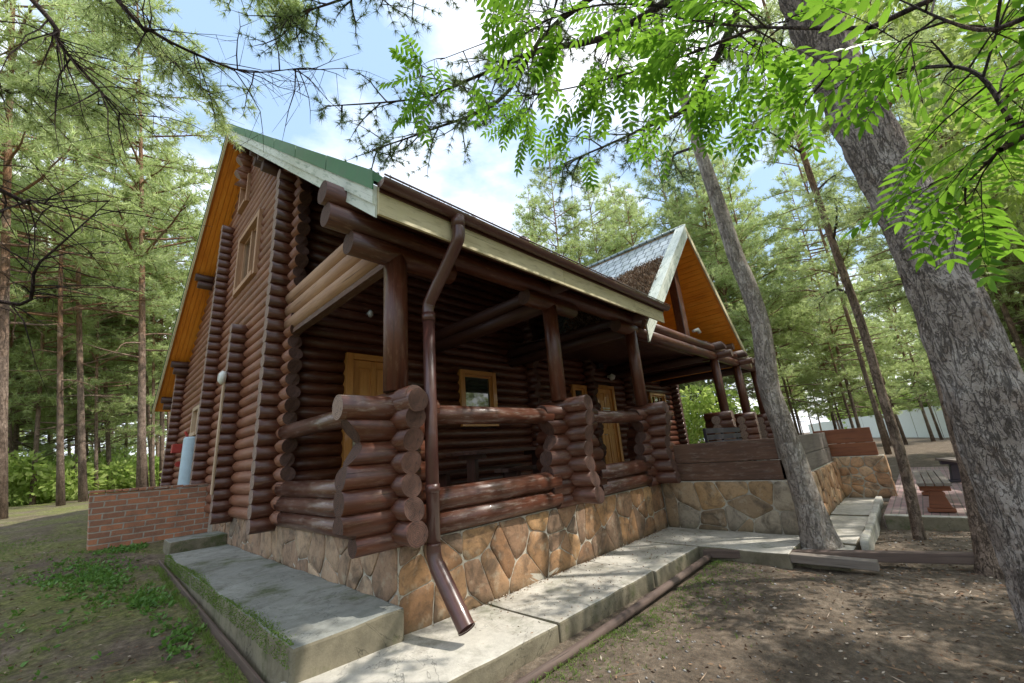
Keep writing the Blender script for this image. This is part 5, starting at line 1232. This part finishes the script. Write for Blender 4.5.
b3 = bush_mass('undergrowth', [(x, y, 0, 1.8, rs.uniform(3, 5)) for x, y in ((20, 4), (22, 6), (26, 11), (21, 9), (25, 8), (27, 5), (29, 8), (19, 7), (24, 13))], LEAFB, 260, .28, .16, 3); tag(b3, 'green bushes seen through the open end of the porch', 'undergrowth')
# far woods as one mass
C_ = []; A_ = []
N = 80000; th = rng.uniform(0, 2 * PI, N); D = rng.uniform(75, 115, N); zz = 3 + rng.beta(1.6, 1.4, N) * 21
cl = rng.normal(size=(700, 3)) * 0; ct = rng.uniform(0, 2 * PI, 2600); cd = rng.uniform(70, 115, 2600); cz = 4 + rng.beta(1.5, 1.3, 2600) * 19
ii = rng.randint(0, 2600, N); dv = unit(rng.normal(size=(N, 3))) * rng.uniform(.3, 2.6, (N, 1))
cen = np.stack([np.cos(ct[ii]) * cd[ii], np.sin(ct[ii]) * cd[ii], cz[ii]], 1) + dv * np.array([1, 1, .7])
V, F = leaves(cen, dv, .9, .5, rng); fo_ = npmesh('far_woods', V, F, NEEDLE); tag(fo_, 'mass of distant pine foliage closing the view around the clearing', 'woods', None, 'stuff')

# grass and weeds at the left
def gz(x, y): return np.array([gh(a, b) + rough_h(a, b) for a, b in zip(x, y)])
def patch(cx, cy, rx, ry, n): return np.stack([cx + rng.normal(0, rx, n), cy + rng.normal(0, ry, n)], 1)
P_ = np.concatenate([patch(-1.75, 5.6, .18, .6, 220), patch(-1.35, 3.6, .12, .4, 110), patch(-2.1, 6.3, .25, .5, 110), patch(-1.25, 1.9, .08, .25, 40), patch(-1.3, 7.6, .3, .2, 130), patch(-2.0, 4.0, .5, 1.5, 60)])
P_ = P_[(P_[:, 0] < -1.06)]
cen = np.stack([P_[:, 0], P_[:, 1], gz(P_[:, 0], P_[:, 1])], 1); n0 = len(cen)
reps = 5; cr_ = np.repeat(cen, reps, 0); dd = unit(rng.normal(size=(len(cr_), 3)) * np.array([1, 1, .25]) + np.array([0, 0, .55])); 
V, F = leaves(cr_ + dd * .02, dd, .065, .035, rng); tag(npmesh('weeds', V, F, WEED), 'low broad leaved weeds on the bare ground left of the slab', 'weeds', None, 'stuff')
N = 5200; x = rng.uniform(-4.8, -1.06, N); y = rng.uniform(-1, 11, N); m_ = (np.sin(x * 2.1 + y * .8) + np.sin(y * 1.7 - x) + rng.normal(0, .7, N)) > .55
x = x[m_]; y = y[m_]; cen = np.stack([x, y, gz(x, y)], 1); V, F = blades(cen, np.tile([0, 0, 1.3], (len(cen), 1)), 4, .07, .006, .9, rng)
x2 = rng.uniform(-.2, 4.2, 1500); y2 = -1.28 - rng.exponential(.22, 1500); c2 = np.stack([x2, y2, gz(x2, y2)], 1); V2, F2 = blades(c2, np.tile([0, 0, 1.1], (len(c2), 1)), 4, .035, .005, 1.0, rng)
x3 = -1.07 + rng.normal(0, .03, 700); y3 = rng.uniform(-.2, 6, 700); c3 = np.stack([x3, y3, gz(x3, y3)], 1); V3, F3 = blades(c3, np.tile([-.3, 0, 1.2], (len(c3), 1)), 4, .06, .005, .8, rng)
Vg = np.concatenate([V, V2, V3]); Fg = np.arange(len(Vg)).reshape(-1, 3); tag(npmesh('grass', Vg, Fg, GRASS), 'sparse short grass on the bare ground around the slab and path', 'grass', None, 'stuff')
# moss cushions on the slab's edge
N = 5000; y = rng.uniform(-.1, 6.0, N); x = -.935 + np.abs(rng.normal(0, .022, N)) * (rng.rand(N) < .6) * (1.2 + np.sin(y * 2.2)) ; z = .285 - np.where(x < -.925, rng.uniform(0, .15, N), 0)
cen = np.stack([x - .005, y, z], 1); V, F = blades(cen, np.tile([-.5, 0, .9], (N, 1)), 3, .014, .006, 1.0, rng); tag(npmesh('moss', V, F, GRASS), 'green moss growing along the outer edge of the concrete slab', 'moss', None, 'stuff')
# litter: needles, cones, twigs, pebbles on the yard
N = 9000; x = rng.uniform(-.5, 9, N); y = rng.uniform(-7, -1.45, N); m_ = (y < -3.0 + rng.normal(0, .9, N)) | (rng.rand(N) < .25); m_ &= ~((x > 5.2) & (y > -2.9)) & ~(x > 7.2); x = x[m_]; y = y[m_]
cen = np.stack([x, y, gz(x, y) + .008], 1); dd = rng.normal(size=cen.shape) * np.array([1, 1, .15]); V, F = leaves(cen, dd, .045, .018, rng)
x = rng.uniform(-4.5, -1.1, 1500); y = rng.uniform(-1, 9, 1500); cen = np.stack([x, y, gz(x, y) + .006], 1); dd = rng.normal(size=cen.shape) * np.array([1, 1, .15]); V2, F2 = leaves(cen, dd, .05, .015, rng)
x = rng.uniform(-.8, 5.3, 420); y = rng.uniform(-.97, -.02, 420); cen = np.stack([x, y, np.full(420, .008)], 1); dd = rng.normal(size=cen.shape) * np.array([1, 1, .1]); V3, F3 = leaves(cen, dd, .03, .012, rng)
y = -.02 - rng.exponential(.03, 500); x = rng.uniform(.1, 5.3, 500); cen = np.stack([x, y, np.full(500, .008)], 1); dd = rng.normal(size=cen.shape) * np.array([1, 1, .2]); V4, F4 = leaves(cen, dd, .035, .01, rng)
x = rng.uniform(-.3, 5.0, 420); y = rng.uniform(-6, -1.4, 420); cen = np.stack([x, y, gz(x, y) + .012], 1); dd = rng.normal(size=cen.shape) * np.array([1, 1, .04]); V5, F5 = leaves(cen, dd, .16, .008, rng)
x = rng.uniform(-4, -1.1, 260); y = rng.uniform(0, 9, 260); cen = np.stack([x, y, gz(x, y) + .012], 1); dd = rng.normal(size=cen.shape) * np.array([1, 1, .04]); V6, F6 = leaves(cen, dd, .15, .008, rng)
Vg = np.concatenate([V, V2, V3, V4, V5, V6]); tag(npmesh('leaf_litter', Vg, np.arange(len(Vg)).reshape(-1, 4), LITTER), 'dry needles, bark flakes and leaves scattered over the ground', 'litter', None, 'stuff')
# pebbles as little octahedra
N = 1500; x = rng.uniform(-.3, 7, N); y = rng.uniform(-6.5, -1.5, N); m_ = ~((x > 5) & (y > -3)); x = x[m_]; y = y[m_]; cen = np.stack([x, y, gz(x, y)], 1); n = len(cen)
s = rng.uniform(.006, .018, (n, 1, 1)); octv = np.array([(1, 0, 0), (0, 1, 0), (-1, 0, 0), (0, -1, 0), (0, 0, .6), (0, 0, -.6)])[None] * s * rng.uniform(.7, 1.3, (n, 6, 1)); V = (cen[:, None] + octv).reshape(-1, 3)
f0 = np.array([(0, 1, 4), (1, 2, 4), (2, 3, 4), (3, 0, 4), (1, 0, 5), (2, 1, 5), (3, 2, 5), (0, 3, 5)]); F = (f0[None] + 6 * np.arange(n)[:, None, None]).reshape(-1, 3)
tag(npmesh('pebbles', V, F, PEBBLE), 'small pebbles and crumbs scattered over the bare yard', 'pebbles', None, 'stuff')
